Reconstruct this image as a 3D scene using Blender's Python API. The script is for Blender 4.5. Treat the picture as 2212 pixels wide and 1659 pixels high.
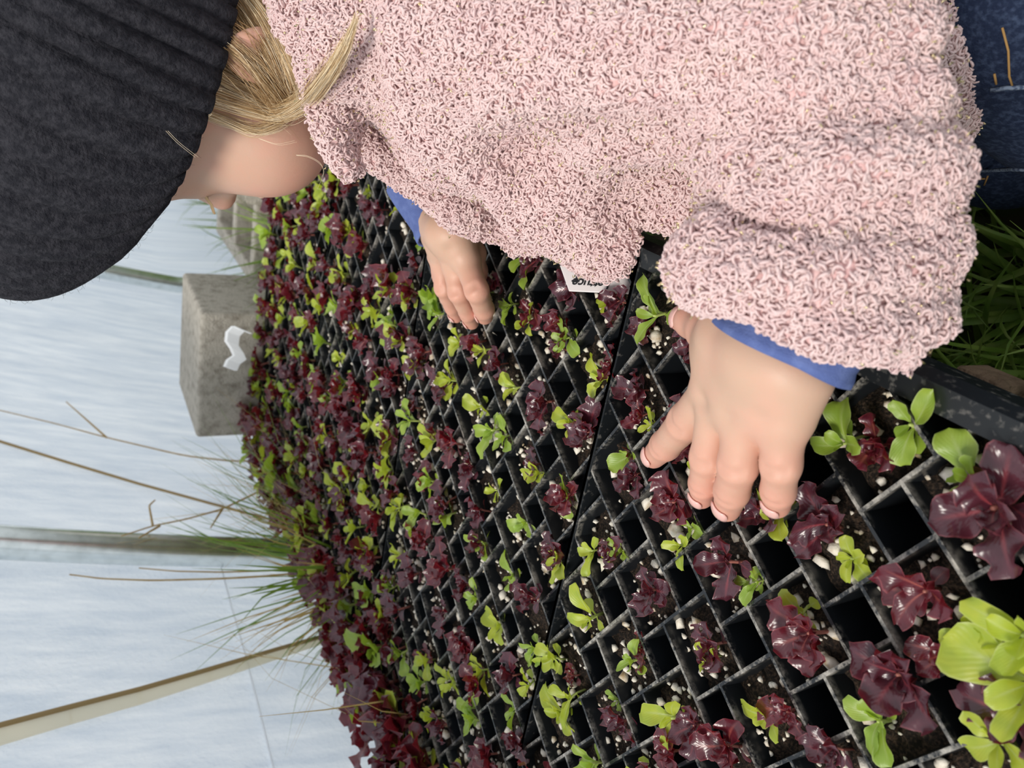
import bpy, math, random
import numpy as np
from mathutils import Matrix, Vector

# ------------------------------------------------------------------ camera, light, exposure
for o in list(bpy.data.objects): bpy.data.objects.remove(o)
SC = bpy.context.scene
COL = SC.collection
ZT = 0.315            # height of the tray rims above the ground (m)
PI_ = 0.0445          # pitch of the tray cells (m)
RW = np.array([[0.4551107, 0.1772623, -0.8726124], [0.4018907, -0.9153820, 0.0236555], [-0.7945805, -0.3614607, -0.4878402]])
CW = np.array([6.723013, 4.976130, 5.952151])*PI_ + np.array([0, 0, ZT])
FPX = 1756.06
cam = bpy.data.cameras.new('camera'); camo = bpy.data.objects.new('camera', cam); COL.objects.link(camo)
cam.sensor_width = 36; cam.lens = FPX*36/2212; cam.clip_start = 0.02; cam.clip_end = 100
camo.matrix_world = Matrix([[RW[0][i], -RW[1][i], -RW[2][i], CW[i]] for i in range(3)] + [[0, 0, 0, 1]])
cam.dof.use_dof = True; cam.dof.focus_distance = 0.41; cam.dof.aperture_fstop = 15
SC.camera = camo
SC.view_settings.view_transform = 'Standard'; SC.view_settings.look = 'None'
SC.view_settings.exposure = 0.0; SC.view_settings.gamma = 1.0; SC.view_settings.use_curve_mapping = False
wd = bpy.data.worlds.new('sky'); SC.world = wd; wd.use_nodes = True
wn = wd.node_tree; bg = wn.nodes['Background']
bg.inputs[0].default_value = (0.90, 0.95, 1.0, 1); bg.inputs[1].default_value = 0.9
sun = bpy.data.lights.new('sun', 'SUN'); sun.energy = 2.7; sun.angle = math.radians(18); sun.color = (1.0, 0.95, 0.87)
suno = bpy.data.objects.new('sun', sun); COL.objects.link(suno)
suno.rotation_euler = Vector((0.55, -0.30, 0.78)).to_track_quat('Z', 'Y').to_euler()

rng = np.random.default_rng(7)
# a point of the place from where it shows in the photograph and how far along the view axis / how high it is
def ray(u, v): return RW.T @ np.array([(u-1106)/FPX, (v-829.5)/FPX, 1.0])
def at(u, v, z): return CW + ray(u, v)*z
def onz(u, v, h):
    r = ray(u, v); return CW + r*((ZT+h-CW[2])/r[2])
def ony(u, v, y):
    r = ray(u, v); return CW + r*((y-CW[1])/r[1])
def depth(p): return float(RW[2] @ (np.array(p)-CW))

# ------------------------------------------------------------------ helpers
def nt(name):
    m = bpy.data.materials.new(name); m.use_nodes = True
    return m, m.node_tree.nodes, m.node_tree.links
def principled(name, col, rough=0.5, spec=0.5, metal=0.0, noise=None, bump=None, trans=0.0, tcol=None, sheen=0.0, sss=0.0):
    """noise=(scale, colour2, detail, lo, hi)  bump=(scale, strength, distance)"""
    m, N, L = nt(name)
    b = N['Principled BSDF']; out = N['Material Output']
    b.inputs['Base Color'].default_value = (*col, 1); b.inputs['Roughness'].default_value = rough
    b.inputs['Specular IOR Level'].default_value = spec; b.inputs['Metallic'].default_value = metal
    if sheen: b.inputs['Sheen Weight'].default_value = sheen
    if sss:
        b.inputs['Subsurface Weight'].default_value = sss
        b.inputs['Subsurface Radius'].default_value = (1.0, 0.35, 0.2); b.inputs['Subsurface Scale'].default_value = 0.004
    tc = N.new('ShaderNodeTexCoord')
    if noise:
        t = N.new('ShaderNodeTexNoise'); t.inputs['Scale'].default_value = noise[0]; t.inputs['Detail'].default_value = noise[2]
        L.new(tc.outputs['Object'], t.inputs['Vector'])
        r = N.new('ShaderNodeMapRange'); r.inputs[1].default_value = noise[3]; r.inputs[2].default_value = noise[4]
        L.new(t.outputs['Fac'], r.inputs[0])
        mx = N.new('ShaderNodeMix'); mx.data_type = 'RGBA'
        mx.inputs[6].default_value = (*col, 1); mx.inputs[7].default_value = (*noise[1], 1)
        L.new(r.outputs[0], mx.inputs[0]); L.new(mx.outputs[2], b.inputs['Base Color'])
    if bump:
        t2 = N.new('ShaderNodeTexNoise'); t2.inputs['Scale'].default_value = bump[0]; t2.inputs['Detail'].default_value = 4
        L.new(tc.outputs['Object'], t2.inputs['Vector'])
        bp = N.new('ShaderNodeBump'); bp.inputs['Strength'].default_value = bump[1]; bp.inputs['Distance'].default_value = bump[2]
        L.new(t2.outputs['Fac'], bp.inputs['Height']); L.new(bp.outputs[0], b.inputs['Normal'])
    if trans:
        tr = N.new('ShaderNodeBsdfTranslucent'); tr.inputs[0].default_value = (*(tcol or col), 1)
        ms = N.new('ShaderNodeMixShader'); ms.inputs[0].default_value = trans
        L.new(b.outputs[0], ms.inputs[1]); L.new(tr.outputs[0], ms.inputs[2]); L.new(ms.outputs[0], out.inputs[0])
    return m

class MB:
    """collects vertices and faces, then links them as ONE mesh object"""
    def __init__(s): s.v = []; s.f = []; s.uv = []; s.n = 0
    def add(s, v, f, uv=None):
        v = np.asarray(v, float).reshape(-1, 3)
        s.v.append(v); s.f += [tuple(int(i)+s.n for i in q) for q in f]; s.n += len(v)
        s.uv.append(np.zeros((len(v), 2)) if uv is None else np.asarray(uv, float))
    def box(s, c, d, R=None):
        x, y, z = np.array(d)/2
        v = np.array([[a, b, e] for a in (-x, x) for b in (-y, y) for e in (-z, z)])
        if R is not None: v = v @ np.asarray(R).T
        s.add(v+np.array(c), [(0, 1, 3, 2), (4, 6, 7, 5), (0, 4, 5, 1), (2, 3, 7, 6), (0, 2, 6, 4), (1, 5, 7, 3)])
    def tube(s, pts, r, n=8, caps=True):
        pts = np.asarray(pts, float); m = len(pts); r = np.broadcast_to(np.asarray(r, float), (m,))
        t = np.gradient(pts, axis=0); t /= np.linalg.norm(t, axis=1)[:, None]+1e-12
        a = np.array([0, 0, 1.0]) if abs(t[0][2]) < .9 else np.array([1.0, 0, 0])
        V = []; nn = np.cross(t[0], a); nn /= np.linalg.norm(nn)
        for i in range(m):
            nn = nn-t[i]*(nn@t[i]); nn /= np.linalg.norm(nn)+1e-12
            bb = np.cross(t[i], nn)
            for k in range(n):
                g = 2*math.pi*k/n; V.append(pts[i]+r[i]*(math.cos(g)*nn+math.sin(g)*bb))
        F = [(i*n+k, i*n+(k+1) % n, (i+1)*n+(k+1) % n, (i+1)*n+k) for i in range(m-1) for k in range(n)]
        if caps: F += [tuple(range(n))[::-1], tuple((m-1)*n+k for k in range(n))]
        s.add(V, F)
    def build(s, name, m, parent=None, smooth=False, origin=None):
        v = np.concatenate(s.v) if s.v else np.zeros((0, 3))
        return mesh_obj(name, v, s.f, m, parent, smooth, origin, np.concatenate(s.uv) if s.uv else None)

def mesh_obj(name, v, f, m, parent=None, smooth=False, origin=None, uv=None, quads=None):
    me = bpy.data.meshes.new(name)
    o0 = np.zeros(3) if origin is None else np.asarray(origin, float)
    off = o0.copy()
    if parent is not None: off = off+np.array(parent['_org'])
    v = np.asarray(v, float)-off
    if quads is not None:
        q = np.asarray(quads, np.int32); k = q.shape[1]
        me.vertices.add(len(v)); me.vertices.foreach_set('co', v.astype(np.float32).ravel())
        me.loops.add(q.size); me.loops.foreach_set('vertex_index', q.ravel())
        me.polygons.add(len(q)); me.polygons.foreach_set('loop_start', np.arange(0, q.size, k, dtype=np.int32))
        me.update(calc_edges=True)
    else:
        me.from_pydata([tuple(p) for p in v], [], f)
    if smooth: me.polygons.foreach_set('use_smooth', np.ones(len(me.polygons), bool))
    if uv is not None:
        l = me.uv_layers.new(name='UVMap'); ix = np.empty(len(me.loops), np.int32); me.loops.foreach_get('vertex_index', ix)
        l.data.foreach_set('uv', np.asarray(uv, np.float32)[ix].ravel())
    for mm in (m if isinstance(m, (list, tuple)) else [m]): me.materials.append(mm)
    me.update()
    o = bpy.data.objects.new(name, me); COL.objects.link(o)
    o.location = o0
    if parent is not None: o.parent = parent
    o['_org'] = [float(x) for x in off]
    return o
def thing(name, label, cat, loc=(0, 0, 0), group=None):
    o = bpy.data.objects.new(name, None); COL.objects.link(o); o.location = loc; o.empty_display_size = .02
    o['_org'] = [float(x) for x in loc]
    return tag(o, label, cat, group)
def tag(o, label=None, cat=None, group=None, kind=None):
    if label: o['label'] = label
    if cat: o['category'] = cat
    if group: o['group'] = group
    if kind: o['kind'] = kind
    return o
def fix_normals(o):
    import bmesh
    b = bmesh.new(); b.from_mesh(o.data); bmesh.ops.recalc_face_normals(b, faces=b.faces); b.to_mesh(o.data); b.free()
    return o
def bevel(o, w, seg=2):
    md = o.modifiers.new('bevel', 'BEVEL'); md.width = w; md.segments = seg; md.limit_method = 'ANGLE'; return o

# signed distance modelling
def cone(p, a, b, ra, rb):
    a = np.asarray(a, np.float32); ba = np.asarray(b, np.float32)-a
    t = np.clip(((p-a)@ba)/max(float(ba@ba), 1e-12), 0, 1)
    d = p-a-t[:, None]*ba
    return np.sqrt((d*d).sum(1))-(ra+(rb-ra)*t)
def ball(p, c, r):
    d = p-np.asarray(c, np.float32); return np.sqrt((d*d).sum(1))-r
def ell(p, c, r, A=None):
    d = p-np.asarray(c, np.float32)
    if A is not None: d = d @ np.asarray(A, np.float32).T
    r = np.asarray(r, np.float32); k = np.sqrt(((d/r)**2).sum(1)); g = np.sqrt(((d/(r*r))**2).sum(1))+1e-9
    return k*(k-1)/g
def smin(a, b, k):
    h = np.clip(.5+.5*(b-a)/k, 0, 1); return b+(a-b)*h-k*h*(1-h)
def chain(p, pts, k=.01):
    d = None
    for (a, ra), (b, rb) in zip(pts[:-1], pts[1:]):
        c = cone(p, a, b, ra, rb); d = c if d is None else smin(d, c, k)
    return d
def nets(fn, lo, hi, h):
    """surface nets of the signed distance fn over a box, returns vertices and quads"""
    lo = np.asarray(lo, float); n = np.ceil((np.asarray(hi)-lo)/h).astype(int)+1
    ax = [lo[i]+h*np.arange(n[i]) for i in range(3)]
    F = np.empty(tuple(n), np.float32)
    for i in range(n[0]):
        Y, Z = np.meshgrid(ax[1], ax[2], indexing='ij')
        P = np.stack([np.full(Y.size, ax[0][i]), Y.ravel(), Z.ravel()], 1).astype(np.float32)
        F[i] = fn(P).reshape(n[1], n[2])
    S = F < 0
    cs = [(i, j, k) for i in (0, 1) for j in (0, 1) for k in (0, 1)]
    sl = lambda A, c: A[c[0]:A.shape[0]-1+c[0], c[1]:A.shape[1]-1+c[1], c[2]:A.shape[2]-1+c[2]]
    cnt = sum(sl(S, c).astype(np.int8) for c in cs); mask = (cnt > 0) & (cnt < 8)
    I = np.argwhere(mask); acc = np.zeros((len(I), 3)); num = np.zeros(len(I))
    for c1 in cs:
        for d in range(3):
            if c1[d]: continue
            c2 = list(c1); c2[d] = 1
            f1 = F[I[:, 0]+c1[0], I[:, 1]+c1[1], I[:, 2]+c1[2]]; f2 = F[I[:, 0]+c2[0], I[:, 1]+c2[1], I[:, 2]+c2[2]]
            x = (f1 < 0) != (f2 < 0); t = np.where(x, f1/np.where(x, f1-f2, 1), 0)
            q = np.tile(np.array(c1, float), (len(I), 1)); q[:, d] += t
            acc[x] += q[x]; num[x] += 1
    V = lo+h*(I+acc/num[:, None])
    idx = -np.ones(mask.shape, int); idx[mask] = np.arange(len(I))
    Q = []
    for d in range(3):
        a, b = [(1, 2), (2, 0), (0, 1)][d]
        s0 = [slice(None)]*3; s1 = [slice(None)]*3; s0[d] = slice(0, -1); s1[d] = slice(1, None)
        A = S[tuple(s0)]; B = S[tuple(s1)]
        E = np.argwhere(A != B); E = E[(E[:, a] > 0) & (E[:, b] > 0) & (E[:, a] < F.shape[a]-1) & (E[:, b] < F.shape[b]-1)]
        fl = A[E[:, 0], E[:, 1], E[:, 2]]
        def g(da, db):
            e = E.copy(); e[:, a] += da; e[:, b] += db; return idx[e[:, 0], e[:, 1], e[:, 2]]
        q = np.stack([g(-1, -1), g(0, -1), g(0, 0), g(-1, 0)], 1); q[~fl] = q[~fl][:, ::-1]; Q.append(q)
    return V, np.concatenate(Q)
def wob(p, s, seed=0):
    r = np.random.default_rng(seed); o = np.zeros(len(p), np.float32)
    for i in range(6):
        k = r.normal(size=3); k *= s*(1+.35*i)/np.linalg.norm(k)
        o += np.sin(p@k.astype(np.float32)+r.uniform(0, 6.28))/(1+.5*i)
    return o*.3

# ------------------------------------------------------------------ materials
M = {}
M['plastic'] = None
def tray_material():
    m, N, L = nt('black tray plastic'); b = N['Principled BSDF']
    tc = N.new('ShaderNodeTexCoord'); t = N.new('ShaderNodeTexNoise'); t.inputs['Scale'].default_value = 420; t.inputs['Detail'].default_value = 6; t.inputs['Roughness'].default_value = .7
    L.new(tc.outputs['Object'], t.inputs['Vector'])
    t3 = N.new('ShaderNodeTexNoise'); t3.inputs['Scale'].default_value = 60; L.new(tc.outputs['Object'], t3.inputs['Vector'])
    ad = N.new('ShaderNodeMath'); ad.operation = 'ADD'; L.new(t.outputs['Fac'], ad.inputs[0]); L.new(t3.outputs['Fac'], ad.inputs[1])
    r = N.new('ShaderNodeMapRange'); r.inputs[1].default_value = .93; r.inputs[2].default_value = 1.30; L.new(ad.outputs[0], r.inputs[0])
    # mineral crust sits near the rims of the cell walls (object z = 0 is the rim)
    sx = N.new('ShaderNodeSeparateXYZ'); L.new(tc.outputs['Object'], sx.inputs[0])
    h = N.new('ShaderNodeMapRange'); h.inputs[1].default_value = -.0038; h.inputs[2].default_value = -.0001; L.new(sx.outputs[2], h.inputs[0])
    mu = N.new('ShaderNodeMath'); mu.operation = 'MULTIPLY'; L.new(r.outputs[0], mu.inputs[0]); L.new(h.outputs[0], mu.inputs[1])
    mx = N.new('ShaderNodeMix'); mx.data_type = 'RGBA'; mx.inputs[6].default_value = (.009, .011, .0135, 1); mx.inputs[7].default_value = (.44, .41, .36, 1)
    L.new(mu.outputs[0], mx.inputs[0]); L.new(mx.outputs[2], b.inputs['Base Color'])
    b.inputs['Roughness'].default_value = .36; b.inputs['Specular IOR Level'].default_value = .5
    return m
M['plastic'] = tray_material()
M['rim'] = principled('black rim plastic', (.010, .012, .014), .40, .4, noise=(300, (.18, .17, .155), 6, .57, .80))
M['soil'] = principled('dark potting soil', (.012, .009, .007), .95, .2, noise=(700, (.07, .045, .03), 5, .45, .7), bump=(900, .9, .002))
M['perlite'] = principled('perlite', (.76, .70, .60), .9, .2, noise=(160, (.42, .30, .16), 2, .50, .72), bump=(1500, .5, .0006))
M['concrete'] = principled('weathered concrete', (.50, .455, .385), .95, .15, noise=(90, (.27, .235, .19), 8, .45, .75), bump=(350, .8, .003))
M['wood'] = principled('rough grey brown wood', (.17, .115, .075), .9, .2, noise=(60, (.05, .032, .02), 6, .4, .65), bump=(140, .8, .004))
M['galv'] = principled('galvanised steel', (.80, .84, .83), .24, .5, 1.0, noise=(60, (.64, .68, .67), 4, .4, .7))
M['film'] = None
def film_material():
    m, N, L = nt('condensation streaked polythene film'); b = N['Principled BSDF']; out = N['Material Output']
    tc = N.new('ShaderNodeTexCoord'); mp = N.new('ShaderNodeMapping'); mp.inputs['Scale'].default_value = (26, 26, 1.6); L.new(tc.outputs['Object'], mp.inputs[0])
    t = N.new('ShaderNodeTexNoise'); t.inputs['Scale'].default_value = 1.6; t.inputs['Detail'].default_value = 7; t.inputs['Roughness'].default_value = .6; L.new(mp.outputs[0], t.inputs['Vector'])
    r = N.new('ShaderNodeMapRange'); r.inputs[1].default_value = .35; r.inputs[2].default_value = .7; L.new(t.outputs['Fac'], r.inputs[0])
    t2 = N.new('ShaderNodeTexNoise'); t2.inputs['Scale'].default_value = 9; t2.inputs['Detail'].default_value = 4; L.new(tc.outputs['Object'], t2.inputs['Vector'])
    mx = N.new('ShaderNodeMix'); mx.data_type = 'RGBA'; mx.inputs[6].default_value = (.60, .665, .745, 1); mx.inputs[7].default_value = (.80, .84, .88, 1)
    L.new(r.outputs[0], mx.inputs[0])
    dr = N.new('ShaderNodeTexNoise'); dr.inputs['Scale'].default_value = 170; dr.inputs['Detail'].default_value = 3; L.new(tc.outputs['Object'], dr.inputs['Vector'])
    md = N.new('ShaderNodeMath'); md.operation = 'MULTIPLY'; L.new(dr.outputs['Fac'], md.inputs[0]); L.new(t2.outputs['Fac'], md.inputs[1])
    bp = N.new('ShaderNodeBump'); bp.inputs['Strength'].default_value = .55; bp.inputs['Distance'].default_value = .006; L.new(md.outputs[0], bp.inputs['Height'])
    L.new(bp.outputs[0], b.inputs['Normal']); L.new(mx.outputs[2], b.inputs['Base Color'])
    b.inputs['Roughness'].default_value = .35; b.inputs['Specular IOR Level'].default_value = .4
    tr = N.new('ShaderNodeBsdfTranslucent'); L.new(mx.outputs[2], tr.inputs[0]); L.new(bp.outputs[0], tr.inputs[1])
    ms = N.new('ShaderNodeMixShader'); ms.inputs[0].default_value = .5
    L.new(b.outputs[0], ms.inputs[1]); L.new(tr.outputs[0], ms.inputs[2]); L.new(ms.outputs[0], out.inputs[0])
    return m
M['film'] = film_material()
M['rope'] = principled('tan rope', (.38, .27, .13), .8, .2)
M['highlight_band'] = principled('cream strap', (.97, .93, .82), .6, .3, trans=.6)  # pale colour standing in for the highlight on the film bulge
M['wire'] = principled('pale wire', (.98, .99, 1.0), .5, .3, trans=.7)
def grass_mat(name, a, b2): return principled(name, a, .5, .35, noise=(60, b2, 2, .4, .65), trans=.35, tcol=(a[0]*1.5, a[1]*1.4, a[2]))
M['grass'] = grass_mat('green grass', (.15, .26, .04), (.28, .36, .08))
M['drygrass'] = grass_mat('dry grass', (.50, .36, .15), (.62, .50, .28))
M['earth'] = principled('dark earth', (.05, .04, .025), .95, .1, noise=(40, (.03, .05, .015), 5, .4, .65))
def leaf_material(name, c0, c1, rib, edge, tcol, rough, tr):
    """c0/c1 mottling, rib = midrib colour, edge = leaf margin colour"""
    m, N, L = nt(name); b = N['Principled BSDF']; out = N['Material Output']
    tc = N.new('ShaderNodeTexCoord'); uv = N.new('ShaderNodeSeparateXYZ'); L.new(tc.outputs['UV'], uv.inputs[0])
    t = N.new('ShaderNodeTexNoise'); t.inputs['Scale'].default_value = 110; t.inputs['Detail'].default_value = 3; L.new(tc.outputs['Object'], t.inputs['Vector'])
    r = N.new('ShaderNodeMapRange'); r.inputs[1].default_value = .38; r.inputs[2].default_value = .64; L.new(t.outputs['Fac'], r.inputs[0])
    mx = N.new('ShaderNodeMix'); mx.data_type = 'RGBA'; mx.inputs[6].default_value = (*c0, 1); mx.inputs[7].default_value = (*c1, 1); L.new(r.outputs[0], mx.inputs[0])
    # |2u-1| : 0 on the midrib, 1 on the margin
    s = N.new('ShaderNodeMath'); s.operation = 'MULTIPLY_ADD'; s.inputs[1].default_value = 2; s.inputs[2].default_value = -1; L.new(uv.outputs[0], s.inputs[0])
    a = N.new('ShaderNodeMath'); a.operation = 'ABSOLUTE'; L.new(s.outputs[0], a.inputs[0])
    rr = N.new('ShaderNodeMapRange'); rr.inputs[1].default_value = .16; rr.inputs[2].default_value = .02; L.new(a.outputs[0], rr.inputs[0])
    vv = N.new('ShaderNodeMapRange'); vv.inputs[1].default_value = .95; vv.inputs[2].default_value = .2; L.new(uv.outputs[1], vv.inputs[0])
    mm = N.new('ShaderNodeMath'); mm.operation = 'MULTIPLY'; L.new(rr.outputs[0], mm.inputs[0]); L.new(vv.outputs[0], mm.inputs[1])
    m2 = N.new('ShaderNodeMix'); m2.data_type = 'RGBA'; L.new(mm.outputs[0], m2.inputs[0]); L.new(mx.outputs[2], m2.inputs[6]); m2.inputs[7].default_value = (*rib, 1)
    er = N.new('ShaderNodeMapRange'); er.inputs[1].default_value = .9; er.inputs[2].default_value = 1.0; L.new(a.outputs[0], er.inputs[0])
    m3 = N.new('ShaderNodeMix'); m3.data_type = 'RGBA'; L.new(er.outputs[0], m3.inputs[0]); L.new(m2.outputs[2], m3.inputs[6]); m3.inputs[7].default_value = (*edge, 1)
    L.new(m3.outputs[2], b.inputs['Base Color'])
    # side veins as fine relief
    w = N.new('ShaderNodeTexWave'); w.inputs['Scale'].default_value = 2.6; w.inputs['Distortion'].default_value = 2.5; w.bands_direction = 'Y'
    cm = N.new('ShaderNodeCombineXYZ'); L.new(a.outputs[0], cm.inputs[0])
    vy = N.new('ShaderNodeMath'); vy.operation = 'MULTIPLY_ADD'; vy.inputs[1].default_value = -.55; L.new(a.outputs[0], vy.inputs[0]); L.new(uv.outputs[1], vy.inputs[2]); L.new(vy.outputs[0], cm.inputs[1])
    L.new(cm.outputs[0], w.inputs['Vector'])
    bp = N.new('ShaderNodeBump'); bp.inputs['Strength'].default_value = .10; bp.inputs['Distance'].default_value = .0005; L.new(w.outputs['Fac'], bp.inputs['Height']); L.new(bp.outputs[0], b.inputs['Normal'])
    b.inputs['Roughness'].default_value = rough; b.inputs['Specular IOR Level'].default_value = .75
    tr_ = N.new('ShaderNodeBsdfTranslucent'); tr_.inputs[0].default_value = (*tcol, 1)
    ms = N.new('ShaderNodeMixShader'); ms.inputs[0].default_value = tr; L.new(b.outputs[0], ms.inputs[1]); L.new(tr_.outputs[0], ms.inputs[2]); L.new(ms.outputs[0], out.inputs[0])
    return m
M['red'] = [leaf_material('maroon lettuce leaf', (.055, .013, .022), (.085, .022, .034), (.30, .05, .06), (.20, .05, .06), (.45, .03, .04), .26, .16),
            leaf_material('crimson lettuce leaf', (.11, .012, .022), (.07, .013, .021), (.40, .10, .08), (.28, .06, .07), (.55, .03, .04), .27, .20)]
M['green'] = [leaf_material('yellow green lettuce leaf', (.50, .56, .045), (.38, .49, .045), (.55, .62, .22), (.55, .62, .18), (.62, .72, .05), .42, .4),
              leaf_material('fresh green lettuce leaf', (.28, .42, .045), (.36, .48, .055), (.48, .58, .2), (.50, .60, .2), (.50, .70, .05), .42, .38)]
M['stem_g'] = principled('pale green stem', (.42, .50, .14), .5, .4)
M['stem_r'] = principled('pinkish red stem', (.36, .13, .10), .5, .4)
M['husk'] = principled('dry tan cotyledon', (.62, .47, .22), .7, .3, noise=(300, (.75, .65, .35), 3, .4, .7))

# ------------------------------------------------------------------ the setting
def wall_y(x, z):                       # inner face of the tunnel film: leans in as it rises
    h = max(z-.30, 0); return -.467+.155*h+.11*h*h
X0, X1 = -4.2, .9
zs = np.concatenate([np.linspace(0, .3, 5), np.linspace(.34, .86, 22)])
hoopx = [-.66, -1.90, -3.14, .58]
xs = np.linspace(X0, X1, 120)
V = []; F = []
for i, x in enumerate(xs):
    for k, z in enumerate(zs):
        bulge = .010*np.sin((x+.66)/1.24*math.pi)**2 + .0025*math.sin(31*x+4*z)
        V.append((x, wall_y(x, z)-.028-bulge, z))
nz = len(zs)
F = [(i*nz+k, (i+1)*nz+k, (i+1)*nz+k+1, i*nz+k+1) for i in range(len(xs)-1) for k in range(nz-1)]
film = mesh_obj('wall_left', V, F, M['film'], smooth=True); tag(film, kind='structure')
tag(film, 'translucent white greenhouse film wall with condensation streaks')
gm = MB(); n = 60
gx = np.linspace(X0, 1.2, n); gy = np.linspace(-.52, 1.4, 40)
GV = [(x, y, .012*math.sin(9*x+2*y)*math.cos(11*y)) for x in gx for y in gy]
gm.add(GV, [(i*40+k, (i+1)*40+k, (i+1)*40+k+1, i*40+k+1) for i in range(n-1) for k in range(39)])
tag(gm.build('floor', M['earth'], smooth=True), 'bare dark earth floor under the grass', kind='structure')

# hoops of the tunnel
hl = ['galvanised steel tunnel hoop in front of the film, nearest to the trays', 'galvanised steel tunnel hoop farther back, beside the upright concrete block',
      'galvanised steel tunnel hoop farthest back, behind the head', 'galvanised steel tunnel hoop beside the camera']
for i, x in enumerate(hoopx[:2]):
    m = MB(); pts = [(x, wall_y(x, z), z) for z in np.linspace(-.02, .87, 40)]
    m.tube(pts, .0205, 20)
    tag(m.build('tunnel_hoop', M['galv'], smooth=True), hl[i], 'hoop', 'tunnel hoops along the film')

def on_film(u, v, dy=.004):
    y = -.45
    for _ in range(12):
        p = ony(u, v, y); y = wall_y(p[0], p[2])-.028-.010*math.sin((p[0]+.66)/1.24*math.pi)**2+dy
    return ony(u, v, y)
# lacing cords on the film
m = MB(); m.tube([on_film(u, v, .007) for u, v in ((-220, 890), (-60, 935), (150, 1000), (300, 1045), (450, 1086), (620, 1132))], .0022, 8)
c = tag(m.build('lacing_cord', M['rope'], smooth=True), 'thin tan lacing cord slanting down the film beside the concrete block', 'cord')
m = MB(); m.tube([on_film(u, v, .006) for u, v in ((-220, 1624), (-60, 1582), (150, 1527), (300, 1489), (450, 1446), (600, 1402), (720, 1368))], .0026, 8)
c2 = tag(m.build('lacing_cord', M['rope'], smooth=True), 'brown lacing cord with a cream strap slanting down the film near the corner', 'cord')
m = MB()  # the bright film bulge beside the cord, its highlight laid on as a pale band
for (ua, va, wa), (ub, vb, wb) in zip([(-220, 1632, 70), (-60, 1590, 62), (150, 1533, 52), (300, 1494, 46), (450, 1450, 38)], [(-60, 1590, 62), (150, 1533, 52), (300, 1494, 46), (450, 1450, 38), (700, 1376, 22)]):
    a, b, c_, d = on_film(ua, va, .003), on_film(ub, vb, .003), on_film(ub+3, vb+wb*.62, .003), on_film(ua+3, va+wa*.62, .003)
    nn = np.array([0, .0012, 0]); P8 = [a, b, c_, d, a+nn, b+nn, c_+nn, d+nn]
    m.add(P8, [(0, 1, 2, 3), (7, 6, 5, 4), (0, 4, 5, 1), (2, 6, 7, 3), (1, 5, 6, 2), (0, 3, 7, 4)])
tag(m.build('highlight_band', M['highlight_band'], c2), 'cream strap')
m = MB(); m.tube([on_film(u, v, .004) for u, v in ((478, 1225), (500, 1310), (530, 1415), (560, 1530), (596, 1680), (636, 1850))], .0011, 6)
tag(m.build('guide_wire', M['wire'], smooth=True), 'thin pale wire running level along the film at the bottom', 'wire')

# ------------------------------------------------------------------ bench and concrete blocks
TB = ZT-.060                                            # underside of the trays
bench = thing('bench', 'low bench of rough grey brown boards on blocks under the seedling trays', 'bench', (-.3, -.12, 0))
bx = [.122-.0455*k for k in range(-3, 21)]
for k, x in enumerate(bx):
    m = MB(); w = .024; ye = .1375+.003*math.sin(7*k)
    m.box((x, (ye-.405)/2, TB-.012), (w, ye+.405, .022)); o = m.build('board', M['wood'], bench); bevel(o, .004, 2)
for y in (-.30, .06):
    m = MB(); m.box((-.28, y, TB-.023-.02), (1.12, .05, .036)); bevel(m.build('rail', M['wood'], bench), .003)
def half_block(x0, y0, z0, dx, dy, dz, holes=True):
    """concrete block: outer shell with a hollow core running along x when holes"""
    m = MB()
    m.box((x0+dx/2, y0+dy/2, z0+dz/2), (dx, dy, dz)); return m
def hollow_block(name, label, x0, y0, z0, dx, dy, dz, rot=0):
    """two-core concrete block with its cores opening upward"""
    import bmesh
    m = MB(); t = .03
    X = [0, t, dx/2-t/2, dx/2+t/2, dx-t, dx]; Yv = [0, t, dy-t, dy]
    def vid(i, j, k): return (i*4+j)*2+k
    v = [(X[i], Yv[j], (0, dz)[k]) for i in range(6) for j in range(4) for k in range(2)]
    f = []
    hole = lambda i, j: j == 1 and i in (1, 3)
    for i in range(5):
        for j in range(3):
            if hole(i, j): continue
            f.append((vid(i, j, 1), vid(i+1, j, 1), vid(i+1, j+1, 1), vid(i, j+1, 1)))
            f.append((vid(i, j, 0), vid(i, j+1, 0), vid(i+1, j+1, 0), vid(i+1, j, 0)))
            for (a, b, ni, nj) in (((i, j), (i+1, j), i, j-1), ((i+1, j), (i+1, j+1), i+1, j), ((i+1, j+1), (i, j+1), i, j+1), ((i, j+1), (i, j), i-1, j)):
                out = ni < 0 or ni > 4 or nj < 0 or nj > 2 or hole(ni, nj)
                if out: f.append((vid(*a, 0), vid(*b, 0), vid(*b, 1), vid(*a, 1)))
    c, s = math.cos(rot), math.sin(rot); v = np.array(v); v[:, :2] = v[:, :2] @ np.array([[c, s], [-s, c]]); v += (x0, y0, z0)
    m.add(v, f); o = m.build(name, M['concrete']); bevel(o, .004, 2); return tag(o, label, 'concrete block')
for (x, y) in ((.03, -.30), (.03, -.05), (-.62, -.30), (-.62, -.05)):
    m = MB(); m.box((x, y, (TB-.0595)/2), (.15, .10, TB-.0595)); bevel(m.build('leg', M['wood'], bench), .004)
m = MB(); m.box((-.935, -.272, .2015), (.196, .196, .403)); o = m.build('concrete_block', M['concrete']); bevel(o, .006, 3)
tag(o, 'concrete block standing upright on end behind the far end of the trays', 'concrete block', 'blocks behind the trays')
hollow_block('concrete_block', 'hollow concrete block with open cores and grass, right of the upright block', -1.60, -.245, -.01, .40, .19, .27)
m = MB(); m.box((-1.10, .03, .185), (.20, .165, .39)); o = m.build('concrete_block', M['concrete']); bevel(o, .006, 3)
tag(o, 'grey speckled concrete block showing just below the nose', 'concrete block', 'blocks behind the trays')

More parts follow.
